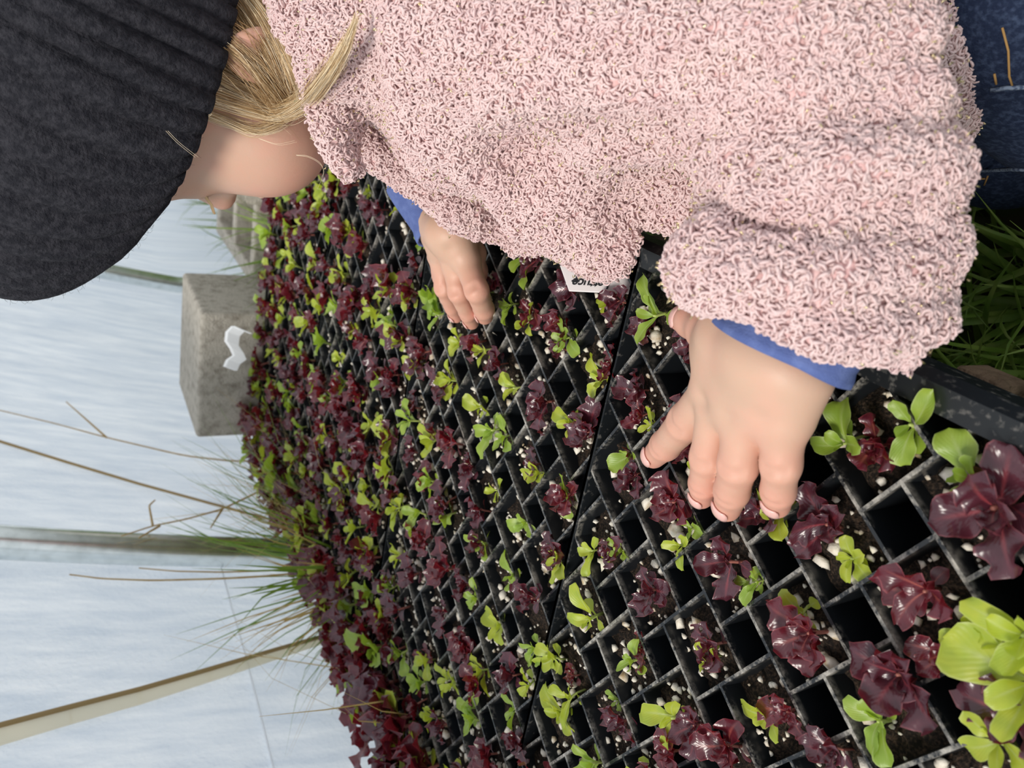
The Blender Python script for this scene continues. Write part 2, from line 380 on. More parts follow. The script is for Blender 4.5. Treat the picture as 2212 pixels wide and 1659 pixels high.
# ------------------------------------------------------------------ seedling trays
SG = 0.5589287; LL = math.sqrt(1+SG*SG); S_ = PI_/LL; TH = math.atan(SG)
E1 = np.array([1.0, SG])/LL      # in cell axes
def cell_axes():                 # directions of the two cell edges in (x, y)
    a = np.array([math.cos(TH), -math.sin(TH)]); b = np.array([math.sin(TH), math.cos(TH)]); return a, b
AX, BX = cell_axes()
def clip(poly, axis, val, keep_less):
    out = []; n = len(poly)
    ins = (lambda p: p[axis] <= val) if keep_less else (lambda p: p[axis] >= val)
    for i in range(n):
        p, q = poly[i], poly[(i+1) % n]
        if ins(p): out.append(p)
        if ins(p) != ins(q):
            t = (val-p[axis])/(q[axis]-p[axis]); out.append(p+t*(q-p))
    return out
def offset_poly(P, d):
    """moves every edge of a convex counter-clockwise polygon inwards by d"""
    n = len(P); R = []
    for i in range(n):
        p0, p1, p2 = P[i-1], P[i], P[(i+1) % n]
        e0 = (p1-p0)/np.linalg.norm(p1-p0); e1 = (p2-p1)/np.linalg.norm(p2-p1)
        n0 = np.array([-e0[1], e0[0]]); n1 = np.array([-e1[1], e1[0]])
        k = 1+n0@n1; R.append(p1+(n0+n1)*d/max(k, .3))
    return R
def clean(P):
    R = [p for i, p in enumerate(P) if np.linalg.norm(p-P[i-1]) > 4e-4]; return R
CI0, CJ0 = (.5+(SG+.5)*SG)/(LL*LL), (SG+.5-.5*SG)/(LL*LL)
trays = []; CELLS = []
tray_names = ['nearest tray', 'second tray', 'third tray', 'farthest tray']
tl = ['black plastic seedling tray nearest the camera, under the child\'s near hand', 'black plastic seedling tray, second from the camera, past the first seam',
      'black plastic seedling tray, third from the camera', 'black plastic seedling tray farthest from the camera, by the concrete block']
for k in range(4):
    off = -.046*k-.004*(k > 1)
    ms = range(-1-6*k, 5-6*k)
    i0 = ms[0]+CI0+off-.522; i1 = ms[-1]+CI0+off+.522
    jn = range(-9, 3); j0 = jn[0]+CJ0-.512; j1 = jn[-1]+CJ0+.512
    x0, x1, y0, y1 = i0*PI_, i1*PI_, j0*PI_, j1*PI_
    org = (x0, y0, ZT)
    T = thing('seedling_tray', tl[k], 'tray', org, 'black seedling trays')
    trays.append((T, x0, x1, y0, y1))
    W = MB(); t2 = .0008
    for mi, m_ in enumerate(ms):
        for ni, n_ in enumerate(jn):
            c = np.array([(m_+CI0+off)*PI_, (n_+CJ0)*PI_])
            CELLS.append((k, mi, ni, c))
            h = S_/2
            P = [c+h*(-AX-BX), c+h*(AX-BX), c+h*(AX+BX), c+h*(-AX+BX)]
            if np.cross(P[1]-P[0], P[2]-P[1]) < 0: P = P[::-1]
            for ax, va, kl in ((0, x0+.001, False), (0, x1-.001, True), (1, y0+.001, False), (1, y1-.001, True)): P = clip(P, ax, va, kl)
            P = clean(P); n = len(P)
            A = offset_poly(P, -t2); B = offset_poly(P, t2); Bd = [c+(p-c)*.93 for p in B]; Ad = [c+(p-c)*.87 for p in A]
            dz = rng.uniform(-.0003, .0003)
            ring = [[(*p, ZT+dz) for p in A], [(*p, ZT+dz) for p in B], [(*p, ZT-.016) for p in Bd], [(*p, ZT-.056) for p in Ad]]
            v = sum(ring, []); f = []
            for q in range(n):
                r = (q+1) % n
                f += [(q, r, n+r, n+q), (n+q, n+r, 2*n+r, 2*n+q), (r, q, 3*n+q, 3*n+r)]
            W.add(v, f)
    # base plate of the tray
    W.box(((x0+x1)/2, (y0+y1)/2, ZT-.0575), (x1-x0-.006, y1-y0-.006, .002))
    W.build('cell_grid', M['plastic'], T)
    Rm = MB(); ins = .0016; fl = .0085 if True else 0
    def rect(e, z): return [(x0-e[0], y0-e[2], z), (x1+e[1], y0-e[2], z), (x1+e[1], y1+e[3], z), (x0-e[0], y1+e[3], z)]
    # long edges carry a flange, the sides against the neighbours only a thin lip
    sL, sR = .0004, .0004
    v = rect((-.0014, -.0014, -ins, -ins), ZT-.052)+rect((-.0012, -.0012, -ins, -ins), ZT+.0006)+rect((sL, sR, ins, ins), ZT+.0010)+rect((sL, sR, fl, fl), ZT+.0022)+rect((sL, sR, fl+.0025, fl+.0025), ZT-.006)+rect((sL, sR, fl, fl), ZT-.0068)+rect((sL, sR, .001, .001), ZT-.0056)+rect((sL, sR, .001, .001), ZT-.056)
    f = []
    for lv in range(7):
        for q in range(4):
            r = (q+1) % 4; f.append((lv*4+q, lv*4+r, lv*4+4+r, lv*4+4+q))
    Rm.add(v, f); Rm.build('rim', M['rim'], T)

# soil and perlite, one object of each per tray
def rnd_noise(x, y): return math.sin(900*x+300*y)*.4+math.sin(1300*y-500*x+1)*.4+math.sin(2300*x+1700*y)*.3
ico = None
def ico_mesh():
    import bmesh
    b = bmesh.new(); bmesh.ops.create_icosphere(b, subdivisions=1, radius=1)
    v = np.array([x.co[:] for x in b.verts]); f = np.array([[q.index for q in p.verts] for p in b.faces]); b.free(); return v, f
IV, IF = ico_mesh()
for k, (T, x0, x1, y0, y1) in enumerate(trays):
    G = MB(); pv = []; pf = []; nn = 0; g = 9
    for (kk, mi, ni, c) in CELLS:
        if kk != k: continue
        h = S_/2*.975; v = []
        for a in np.linspace(-h, h, g):
            for b in np.linspace(-h, h, g):
                p = c+a*AX+b*BX
                p = np.array([min(max(p[0], x0+.0022), x1-.0022), min(max(p[1], y0+.0022), y1-.0022)])
                dd = max(abs(a), abs(b))/h
                v.append((*p, ZT-.0085+.0012*rnd_noise(*p)+.001*rng.normal()-.002*dd**4))
        G.add(v, [(i*g+j, (i+1)*g+j, (i+1)*g+j+1, i*g+j+1) for i in range(g-1) for j in range(g-1)])
        near = k < 2
        for q in range(26 if near else 12):
            a, b = rng.uniform(-h, h, 2)*.93
            p = c+a*AX+b*BX
            if not (x0+.004 < p[0] < x1-.004 and y0+.004 < p[1] < y1-.004): continue
            s = min(.0006+rng.exponential(.0009), .0036)
            vv = IV*(1+.28*rng.normal(size=(len(IV), 1)))*s*np.array([1.1, .9, .8])
            pv.append(vv+np.array([*p, ZT-.0076+s*.35])); pf.append(IF+nn); nn += len(IV)
    o = G.build('potting_soil', M['soil'], smooth=True)
    tag(o, ['dark potting soil filling the cells of the tray nearest the camera', 'dark potting soil in the second tray past the seam', 'dark potting soil in the third tray back', 'dark potting soil in the farthest tray'][k], 'soil', kind='stuff')
    o = mesh_obj('perlite', np.concatenate(pv), None, M['perlite'], smooth=True, quads=np.concatenate(pf))
    tag(o, ['white perlite grains on the soil of the nearest tray', 'white perlite grains on the soil of the second tray', 'white perlite grains on the soil of the third tray', 'white perlite grains on the soil of the farthest tray'][k], 'perlite', kind='stuff')

# ------------------------------------------------------------------ lettuce seedlings
def leaf(r, base, az, L, W, e0, droop, kind, nu, nv, stalk=0.0):
    """one leaf: starts at base, heads to azimuth az, rises at angle e0 and arches over by droop"""
    t = np.linspace(0, 1, nv)
    el = e0-droop*t**1.3
    d = np.gradient(t)*L
    hx = np.concatenate([[0], np.cumsum((np.cos(el)*L/(nv-1))[:-1])]); hz = np.concatenate([[0], np.cumsum((np.sin(el)*L/(nv-1))[:-1])])
    if kind == 'green': prof = .10+.90*np.sin(np.pi*np.clip((t-.12)/.98, 0, 1)**1.25)**.8
    elif kind == 'coty': prof = .16+.84*np.sin(np.pi*np.clip((t-.35)/.72, 0, 1))**.6
    else: prof = .14+.86*np.sin(np.pi*np.clip((t-.10)/.98, 0, 1)**1.1)**.75
    prof[-1] = .06 if kind != 'red' else .12
    u = np.linspace(-1, 1, nu)
    fold = r.uniform(.1, .5) if kind != 'coty' else .1
    ph = r.uniform(0, 6.28); nw = r.uniform(2.2, 3.6) if kind == 'red' else r.uniform(1.2, 2.4); aw = (.36 if kind == 'red' else .17 if kind == 'green' else .02)*W
    twist = r.normal()*.35; bend = r.normal()*.18
    ca, sa = math.cos(az), math.sin(az)
    V = []; UV = []
    for i in range(nv):
        lob = 1+(.10*math.sin(9*t[i]+ph*2) if kind == 'red' else .03*math.sin(11*t[i]+ph))
        for q in range(nu):
            w = u[q]*prof[i]*W*lob
            lift = fold*abs(u[q])**1.4*prof[i]*W + aw*abs(u[q])**2*math.sin(2*math.pi*nw*t[i]+ph+(1.7 if u[q] > 0 else 0))*min(1, 2.5*t[i])
            tw = twist*t[i]
            y = w*math.cos(tw)-lift*math.sin(tw)+bend*L*t[i]**2; n = w*math.sin(tw)+lift*math.cos(tw)
            x = hx[i]-n*math.sin(el[i]); z = hz[i]+n*math.cos(el[i])
            V.append((base[0]+ca*x-sa*y, base[1]+sa*x+ca*y, base[2]+z)); UV.append((q/(nu-1), t[i]))
    F = [(i*nu+q, i*nu+q+1, (i+1)*nu+q+1, (i+1)*nu+q) for i in range(nv-1) for q in range(nu-1)]
    return V, F, UV
KIND = {'red': 0, 'green': 0}
PLANTS = []
def plant(kind, xy, size, seed, label, group, fine=2, tilt=None):
    """a seedling: leaves (one mesh) on a short stem; size is about the leaf length in metres"""
    r = np.random.default_rng(seed)
    x, y = xy; z = ZT-.0085
    base = np.array([x, y, z])
    if tilt is None: tilt = r.normal(size=2)*.12
    sh = size*r.uniform(.32, .6)
    top = base+np.array([tilt[0]*sh*2, tilt[1]*sh*2, sh])
    nu, nv = ((7, 13), (5, 10), (5, 8))[2-fine]
    m = MB(); n = int(r.integers(5, 8)) if kind == 'red' else int(r.integers(4, 7))
    a0 = r.uniform(0, 6.28)
    for q in range(n):
        f = q/(n-1)                       # outer leaves first, the youngest stand up in the middle
        L = size*(1.05-.55*f)*r.uniform(.8, 1.15)
        W = L*((.36 if kind == 'red' else .28)+r.normal()*.04)
        e0 = r.uniform(.35, .85)+f*.55; dr = r.uniform(.3, 1.2)*(1-f*.5)
        az = a0+q*2.4+r.normal()*.3
        V, F, UV = leaf(r, top+np.array([0, 0, -.25*sh*(1-f)]), az, L, max(W, .12*L), e0, dr, kind, nu, nv)
        m.add(V, F, UV)
    if fine > 0:
        for q in range(2 if r.random() < .7 else 1):   # seed leaves low on the stem
            V, F, UV = leaf(r, base+(top-base)*.5, a0+1+q*3.1+r.normal()*.3, size*.55, size*.2, .35, .5, 'coty', 5, 8); m.add(V, F, UV)
    mat = M[kind][0 if r.random() < .6 else 1]
    T = thing(kind+'_lettuce_seedling', label, 'lettuce seedling', tuple(base), group)
    m.build('foliage', mat, T, smooth=True)
    s = MB(); s.tube([base+np.array([0, 0, -.002]), base*.5+top*.5+np.array([tilt[1], tilt[0], 0])*.002, top, top+np.array([0, 0, size*.08])], [size*.045, size*.04, size*.045, size*.03], 6)
    s.build('stem', M['stem_r' if kind == 'red' else 'stem_g'], T, smooth=True)
    return T
# seedlings that can be told apart in the photograph: kind, where, leaf length (mm)
NEAR = [('r', 1850, 970, 13), ('g', 1800, 945, 15), ('g', 1925, 935, 16), ('r', 2110, 1075, 26), ('g', 2045, 1040, 16), ('r', 1745, 1150, 20), ('g', 1785, 1215, 13),
 ('g', 1650, 1110, 15), ('r', 1600, 1110, 17), ('r', 1955, 1290, 20), ('g', 2070, 1385, 14), ('r', 1998, 1430, 13), ('g', 2195, 1390, 22), ('g', 2165, 1480, 22), ('r', 2165, 1565, 18),
 ('g', 1690, 1315, 14), ('r', 1735, 1380, 20), ('r', 1910, 1475, 20), ('g', 1860, 1580, 17), ('g', 2120, 1645, 16), ('g', 1615, 1570, 15), ('r', 1680, 1540, 13),
 ('r', 1550, 1225, 19), ('g', 1566, 1268, 9), ('g', 1620, 1245, 11), ('r', 1532, 1390, 17), ('g', 1492, 1432, 13), ('r', 1440, 1075, 18), ('g', 1452, 1140, 12), ('g', 1440, 1192, 11),
 ('r', 1372, 1285, 18), ('r', 1280, 1205, 13), ('g', 1245, 1195, 11), ('g', 1320, 1185, 12), ('g', 1245, 1335, 17), ('g', 1335, 1435, 15), ('r', 1362, 1395, 12), ('g', 1430, 1560, 20), ('r', 1482, 1580, 16),
 ('r', 1322, 1560, 17), ('g', 1292, 1535, 9), ('g', 1180, 1560, 16), ('g', 1208, 1512, 13), ('g', 1168, 1438, 14), ('r', 1200, 1470, 9), ('r', 1550, 1625, 18), ('r', 1415, 1640, 17), ('r', 1770, 1645, 14),
 ('g', 1392, 672, 20), ('r', 1350, 705, 13), ('r', 1300, 655, 14), ('r', 1478, 740, 15), ('r', 1340, 845, 15), ('g', 1255, 820, 14), ('r', 1275, 790, 13), ('g', 1370, 930, 11), ('r', 1425, 905, 13), ('r', 1345, 895, 12),
 ('g', 1318, 980, 13), ('r', 1335, 1025, 14), ('g', 1472, 1005, 11), ('r', 1440, 965, 14), ('g', 1192, 725, 13), ('r', 1175, 700, 12), ('r', 1215, 640, 13), ('g', 1108, 692, 13), ('r', 1130, 655, 12), ('g', 1062, 640, 12), ('r', 1135, 572, 13), ('r', 1220, 580, 13),
 ('r', 1180, 765, 11), ('r', 1150, 868, 17), ('g', 1085, 838, 13), ('r', 1237, 930, 15), ('g', 1203, 918, 12), ('g', 1012, 868, 14), ('g', 955, 822, 14), ('r', 1000, 735, 14), ('g', 960, 740, 12), ('g', 1022, 752, 13), ('r', 1040, 770, 12),
 ('g', 1063, 940, 13), ('r', 955, 965, 18), ('r', 990, 1010, 14), ('r', 880, 975, 15), ('r', 1118, 1005, 12), ('g', 1140, 1030, 11), ('g', 1190, 1075, 13), ('r', 1210, 1040, 13), ('g', 1040, 1060, 12), ('r', 1010, 1115, 13), ('g', 1100, 1130, 12), ('g', 1180, 1215, 14), ('r', 1170, 1195, 12),
 ('g', 1075, 1255, 13), ('r', 1010, 1185, 13), ('r', 1130, 1300, 16), ('g', 1005, 1290, 11), ('r', 940, 1310, 15), ('g', 1055, 1350, 14), ('r', 985, 1390, 17), ('g', 1120, 1400, 12), ('g', 1110, 1475, 12), ('r', 1060, 1480, 13), ('g', 950, 1480, 12), ('g', 1000, 1570, 14), ('r', 945, 1560, 15), ('r', 1100, 1590, 13), ('g', 1085, 1530, 11),
 ('g', 1270, 650, 9), ('g', 840, 440, 12), ('g', 890, 520, 12), ('r', 880, 580, 14), ('g', 920, 675, 13), ('g', 765, 400, 10), ('r', 800, 450, 12), ('g', 820, 685, 12), ('r', 790, 610, 13), ('g', 720, 755, 12), ('r', 830, 810, 13), ('g', 740, 500, 12), ('g', 700, 385, 11), ('g', 925, 580, 11)]
placed = []
def near_cell(p):
    best = min(range(len(CELLS)), key=lambda q: (CELLS[q][3][0]-p[0])**2+(CELLS[q][3][1]-p[1])**2); return best
order = ['first', 'second', 'third', 'fourth', 'fifth', 'sixth', 'seventh', 'eighth', 'ninth', 'tenth', 'eleventh', 'twelfth']
todo = []; used = {}
for k, u, v, s in NEAR:
    p = onz(u, v, .010)[:2]; c = near_cell(p); q = CELLS[c][3]
    d = p-q                                 # roots stand inside the soil of a cell
    la, lb = d@AX, d@BX; lim = S_*.36
    p = q+np.clip(la, -lim, lim)*AX+np.clip(lb, -lim, lim)*BX
    todo.append(('red' if k == 'r' else 'green', p, s/1000*(1.04 if u > 1250 else 1.28), c)); used.setdefault(c, []).append(p)
def shown(p):
    q = RW @ (np.array([*p, ZT])-CW); return q[2] > .05 and -60 < 1106+FPX*q[0]/q[2] < 2300 and -20 < 829.5+FPX*q[1]/q[2] < 1750
for ci, (k, mi, ni, c) in enumerate(CELLS):
    if not shown(c): continue
    have = len(used.get(ci, []))
    kinds = []
    if have == 0:
        kinds = ['red', 'green'] if rng.random() < .78 else [['red', 'green'][int(rng.random() < .35)]]
        if k >= 1 and rng.random() < (.6 if ni < 2 else .3): kinds.append('red')
    elif have == 1 and k >= 1 and rng.random() < .6:
        kinds = ['red' if rng.random() < .6 else 'green']
    for kd in kinds:
        a, b = rng.uniform(-.3, .3, 2)*S_
        p = c+a*AX+b*BX
        edge = (ni < 2) or (k == 3 and mi == 0)
        s = rng.uniform(.0165, .0230)*(1.15 if k > 1 else 1)*((1.9 if k < 2 else 1.45) if ni < 2 else 1.2 if edge else 1)
        todo.append((kd, p, s, ci))
cnt = {}
for kd, p, s, ci in todo: cnt.setdefault((ci, kd), []).append(s)
seen = {}
COLN = {'red': 'dark red', 'green': 'yellow green'}
for i, (kd, p, s, ci) in enumerate(todo):
    k, mi, ni, c = CELLS[ci]
    dist = depth((*p, ZT))
    fine = 2 if dist < .55 else 1 if dist < .9 or ni < 2 else 0
    row = order[5-mi]; cell = order[11-ni]
    same = cnt[(ci, kd)]; q = ''
    if len(same) > 1:
        r_ = sorted(same, reverse=True).index(s); q = ['larger ', 'smaller ', 'smallest '][min(r_, 2)]
    lab = f"{q}{COLN[kd]} lettuce seedling, {tray_names[k]}, {row} row from near side, {cell} cell from child"
    plant(kd, p, s, 100+i, lab, f"{COLN[kd]} lettuce seedlings in the trays", fine)
print('plants', len(todo), sum(t[0] == 'red' for t in todo))

# ------------------------------------------------------------------ the child
M['skin'] = principled('child skin', (.58, .375, .27), .48, .4, noise=(55, (.62, .37, .27), 3, .42, .68), bump=(900, .10, .0006), sss=.25)
def skin_material():
    m = M['skin']; N, L = m.node_tree.nodes, m.node_tree.links; b = N['Principled BSDF']
    src = b.inputs['Base Color'].links[0].from_socket
    at_ = N.new('ShaderNodeAttribute'); at_.attribute_name = 'flush'
    mx = N.new('ShaderNodeMix'); mx.data_type = 'RGBA'; L.new(at_.outputs['Fac'], mx.inputs[0]); L.new(src, mx.inputs[6]); mx.inputs[7].default_value = (.66, .20, .155, 1)
    L.new(mx.outputs[2], b.inputs['Base Color'])
skin_material()
M['nail'] = principled('fingernail', (.80, .45, .40), .25, .5, sss=.15)
M['knit'] = principled('charcoal knit wool', (.015, .015, .020), .95, .2, noise=(260, (.034, .033, .040), 4, .4, .65), bump=(700, .9, .0015))
M['coat'] = principled('pink fleece backing', (.86, .61, .595), .95, .1, noise=(120, (.74, .47, .46), 4, .4, .65))
M['pile'] = principled('pink curly fleece', (.88, .685, .665), .8, .15, noise=(70, (.83, .62, .61), 3, .4, .65), trans=.2, tcol=(.9, .68, .65))
M['gold'] = principled('gold metallic thread', (1.0, .86, .50), .35, .6, 1.0)
M['cuff'] = principled('blue cotton jersey', (.095, .135, .33), .9, .2, noise=(180, (.13, .18, .40), 4, .4, .65), bump=(1500, .6, .0006))
M['denim'] = principled('dark blue denim', (.012, .020, .048), .9, .2, noise=(420, (.045, .065, .12), 3, .45, .75), bump=(1400, .7, .0008))
M['stitch'] = principled('tan stitching', (.38, .22, .08), .8, .2)
M['fade'] = principled('faded denim seam', (.16, .20, .27), .9, .2, noise=(500, (.05, .07, .12), 2, .45, .6))
M['hair'] = [principled('golden brown hair', (.38, .22, .095), .36, .5), principled('blond hair', (.70, .50, .27), .36, .5), principled('pale blond hair', (.92, .77, .54), .34, .5)]
M['lash'] = principled('fair eyelashes', (.40, .28, .15), .5, .3)
M['grey'] = principled('grey label cloth', (.25, .30, .34), .9, .1)
child = thing('person', 'child in black knit hat and pink fleece coat leaning over the trays', 'person', (0, .27, 0))

# head axes: the face looks over the trays and down to them
TD = math.radians(5)
HF = np.array([-.17, -math.cos(TD), -math.sin(TD)]); HF /= np.linalg.norm(HF)
HL = np.cross(np.array([0, 0, 1.0]), -HF); HL = np.cross(np.cross(HF, np.array([0, 0, -1.0])), HF)*0+np.array([1, 0, 0]); HL = HL-HF*(HL@HF); HL /= np.linalg.norm(HL)
HU = np.cross(HL, HF)*1.0
if HU[2] < 0: HU = -HU
HC = at(379, 117, .462)
hd = lambda f, l, u: HC+HF*f+HL*l+HU*u
AH = np.stack([HF, HL, HU])
def head_sd(p):
    d = ell(p, hd(-.006, 0, .022), (.083, .068, .070), AH)
    d = smin(d, ell(p, hd(.030, 0, -.035), (.048, .050, .048), AH), .03)          # middle of the face
    for s in (1, -1):
        d = smin(d, ball(p, hd(.035, .032*s, -.046), .0345), .014)                 # cheeks
        d = smin(d, ball(p, hd(.058, .021*s, .014), .019), .012)                   # brow
        d = smin(d, ball(p, hd(.064, .021*s, -.006), .0125), .006)                # eyelids
        d = smin(d, ell(p, hd(-.018, .066*s, -.038), (.015, .007, .023), AH), .004)   # ears
    d = smin(d, ball(p, hd(.046, 0, -.076), .018), .012)                           # chin
    d = smin(d, ell(p, hd(.006, 0, -.062), (.046, .044, .026), AH), .02)           # jaw
    d = smin(d, cone(p, hd(.072, 0, .004), hd(.085, 0, -.024), .0055, .0085), .009)   # nose
    for s in (1, -1): d = smin(d, ball(p, hd(.076, .0075*s, -.026), .0055), .004)
    d = smin(d, ell(p, hd(.076, 0, -.047), (.009, .015, .004), AH), .005)          # lips
    d = smin(d, ell(p, hd(.073, 0, -.054), (.009, .013, .0045), AH), .005)
    d = smin(d, cone(p, hd(-.022, 0, -.04), hd(-.05, 0, -.125), .035, .04), .02)   # neck
    return d
hp = lambda u, v, h, r: (onz(u, v, h), r)
def hand(p, D):
    fs = []
    d = None
    for ch in D['palm']:
        c = chain(p, ch, .010); d = c if d is None else smin(d, c, .0075)
    fd = None
    for ch in D['fingers']:
        c = chain(p, ch, .003); fd = c if fd is None else smin(fd, c, .0012)
    d = smin(d, fd, .0045)
    d = smin(d, chain(p, D['thumb'], .004), .006)
    for q, r in D['dimples']: d = np.maximum(d, -(ball(p, q, r))*1.0) if False else d+.0011*np.exp(-((p-np.asarray(q, np.float32))**2).sum(1)/(2*r*r))
    # skin creases across the knuckles
    for a, b in D['creases']:
        a = np.asarray(a, np.float32); ba = np.asarray(b, np.float32)-a
        t = np.clip(((p-a)@ba)/float(ba@ba), 0, 1); q = p-a-t[:, None]*ba
        d = d+.00075*np.exp(-(q*q).sum(1)/(2*.0011**2))
    return d
def knuckle(a, b, r, up=np.array([.35, .35, .87])):
    """two end points of a crease lying across a finger on top of the joint b (finger runs a->b)"""
    t = (b-a)/np.linalg.norm(b-a); s = np.cross(t, up); s /= np.linalg.norm(s); n = np.cross(s, t)
    return b+n*r*.93-s*r*.55, b+n*r*.93+s*r*.55
def fingers(spec):
    out = []
    for pts in spec: out.append([hp(*q) for q in pts])
    return out
NF = fingers([[(1552, 838, .034, .0098), (1484, 910, .030, .0080), (1437, 962, .0215, .0068), (1412, 986, .0155, .0058)],
              [(1548, 890, .036, .0083), (1527, 988, .032, .0067), (1519, 1045, .0240, .0059), (1516, 1074, .0175, .0052)],
              [(1610, 902, .037, .0089), (1595, 1003, .033, .0077), (1581, 1060, .0250, .0070), (1571, 1097, .0175, .0059)],
              [(1693, 905, .034, .0092), (1687, 1003, .030, .0073), (1681, 1060, .0225, .0064), (1678, 1090, .0160, .0055)]])
NH = dict(palm=[[hp(1575, 742, .042, .0130), hp(1550, 838, .035, .0106)], [hp(1630, 760, .044, .0135), hp(1583, 880, .037, .0102)], [hp(1690, 790, .042, .0130), hp(1640, 888, .037, .0104)],
                [hp(1728, 815, .037, .0120), hp(1702, 895, .034, .0104)], [hp(1660, 770, .041, .0150), (at(1712, 660, .292), .0185), (at(1742, 520, .292), .019)], [hp(1560, 745, .034, .012), hp(1600, 690, .038, .013)]],
          fingers=NF, thumb=[hp(1585, 760, .034, .0125), hp(1530, 715, .028, .0085), hp(1494, 695, .022, .0068), hp(1475, 690, .018, .0060)],
          dimples=[(onz(1520, 868, .046), .003), (onz(1570, 905, .048), .003), (onz(1643, 915, .048), .003)], creases=[])
FF = fingers([[(1010, 572, .036, .0082), (1030, 628, .034, .0074), (1045, 668, .020, .0066), (1047, 683, .0125, .0058)],
              [(982, 578, .038, .0078), (990, 632, .036, .0066), (1010, 676, .021, .0057), (1019, 697, .0115, .0050)],
              [(957, 572, .035, .0074), (958, 622, .033, .0062), (976, 662, .019, .0054), (986, 684, .0110, .0047)],
              [(946, 556, .031, .0066), (950, 596, .026, .0056), (960, 632, .016, .0050), (968, 650, .0105, .0044)]])
FH = dict(palm=[[hp(978, 505, .046, .0125), hp(1006, 560, .036, .0095)], [hp(966, 500, .047, .0125), hp(982, 565, .038, .009)], [hp(955, 505, .045, .0115), hp(958, 562, .035, .0085)],
                [hp(950, 515, .041, .0105), hp(948, 552, .032, .0078)], [hp(968, 500, .046, .0145), (at(940, 465, .538), .0140), (at(900, 390, .545), .015)]],
          fingers=FF, thumb=[hp(1000, 515, .036, .0095), hp(1022, 548, .024, .0080), hp(1032, 585, .014, .0062), hp(1034, 600, .011, .0055)],
          dimples=[(onz(972, 536, .050), .0028)], creases=[])
for H in (NH, FH):
    for fg in H['fingers']:
        for i in (1, 2):
            a, b, r = fg[i-1][0], fg[i][0], fg[i][1]
            for sh in ((-.0016, 0, .0016) if i == 1 else (0,)):
                t = (b-a)/np.linalg.norm(b-a); c = knuckle(a, b, r); H['creases'].append((c[0]+t*sh, c[1]+t*sh))
def box_of(H, pad=.006):
    P = np.array([q for ch in H['palm']+H['fingers']+[H['thumb']] for q, r in ch]); R = .022
    return P.min(0)-R, P.max(0)+R
def body_mesh():
    parts = []
    V, Q = nets(head_sd, hd(0, 0, 0)-.145, hd(0, 0, 0)+.125, .0024); parts.append((V, Q))
    lo, hi = box_of(NH); parts.append(nets(lambda p: hand(p, NH), lo, hi, .0010))
    lo, hi = box_of(FH); parts.append(nets(lambda p: hand(p, FH), lo, hi, .0010))
    # trunk, arms and folded legs under the clothes
    def trunk(p):
        d = chain(p, [(hd(-.05, 0, -.12), .040), ((-.05, .30, .36), .060), ((.0, .335, .22), .062)], .02)
        for s, hnd, el in ((1, at(1742, 520, .292), at(1730, 230, .292)), (-1, at(915, 390, .545), np.array([-.17, .235, .375]))):
            sh = hd(-.06, .075*s, -.135)
            d = smin(d, chain(p, [(sh, .026), (el, .021), (hnd, .018)], .01), .012)
        for s in (1, -1):
            d = smin(d, chain(p, [((.0+.04*s, .33, .21), .05), ((.02+.05*s, .275, .06), .036), ((.0+.05*s, .40, .04), .03), ((.0+.05*s, .47, .035), .02)], .01), .015)
        return np.maximum(d, np.minimum(ZT+.03-p[:, 2], .170-p[:, 1]))
    parts.append(nets(trunk, (-.30, .10, .005), (.20, .53, .60), .005))
    n = 0; VV = []; QQ = []
    for V, Q in parts: VV.append(V); QQ.append(Q+n); n += len(V)
    return np.concatenate(VV), np.concatenate(QQ)
BV, BQ = body_mesh()
body = mesh_obj('body', BV, None, M['skin'], child, smooth=True, quads=BQ)
# rosy finger tips, knuckles, cheeks and nose: real colour of the skin
fl = np.zeros(len(BV))
for H, k in ((NH, .50), (FH, .52)):
    for fg in H['fingers']+[H['thumb']]:
        for i, w, s in ((3, 1.0, .012), (2, .8, .011), (1, .62, .011), (0, .2, .006)):
            fl = np.maximum(fl, k*w*np.exp(-((BV-fg[i][0])**2).sum(1)/(2*s*s)))
for q, w, s in ((hd(.05, .045, -.055), .25, .026), (hd(.05, -.045, -.055), .25, .026), (hd(.09, 0, -.026), .3, .008), (hd(-.012, .075, -.016), .35, .02)):
    fl = np.maximum(fl, w*np.exp(-((BV-q)**2).sum(1)/(2*s*s)))
a_ = body.data.attributes.new('flush', 'FLOAT', 'POINT'); a_.data.foreach_set('value', fl.astype(np.float32))
def nail(fg, name, w=.0046, l=.0052):
    a, b, r = fg[2][0], fg[3][0], fg[3][1]
    t = (b-a)/np.linalg.norm(b-a); up = np.array([.30, .25, .92]); s = np.cross(t, up); s /= np.linalg.norm(s); n = np.cross(s, t); n = n if n[2] > 0 else -n
    a_r = (fg[2][1], r); w = r*.82; l = r*1.25
    V = []; F = []; nu, nv = 7, 6
    for i in range(nv):
        for q in range(nu):
            x = (q/(nu-1)-.5)*2; y = i/(nv-1)
            wid = w*(1-.25*(2*y-1)**4-.1*(1-y))
            ang = x*wid/r*1.0
            tp = l*(y*1.0-.90); rr = (r+(-tp/np.linalg.norm(b-a))*(a_r[0]-r) if tp < 0 else math.sqrt(max(r*r-tp*tp*.8, 1e-7)))+.0009-.0004*(2*y-1)**2
            V.append(b+t*tp+s*math.sin(ang)*rr+n*math.cos(ang)*rr)
    F = [(i*nu+q, i*nu+q+1, (i+1)*nu+q+1, (i+1)*nu+q) for i in range(nv-1) for q in range(nu-1)]
    o = mesh_obj(name, V, F, M['nail'], body, smooth=True)
    md = o.modifiers.new('thick', 'SOLIDIFY'); md.thickness = .0005; md.offset = 0
for H in (NH, FH):
    for fg in H['fingers']: nail(fg, 'fingernail')
    nail(H['thumb'], 'fingernail')

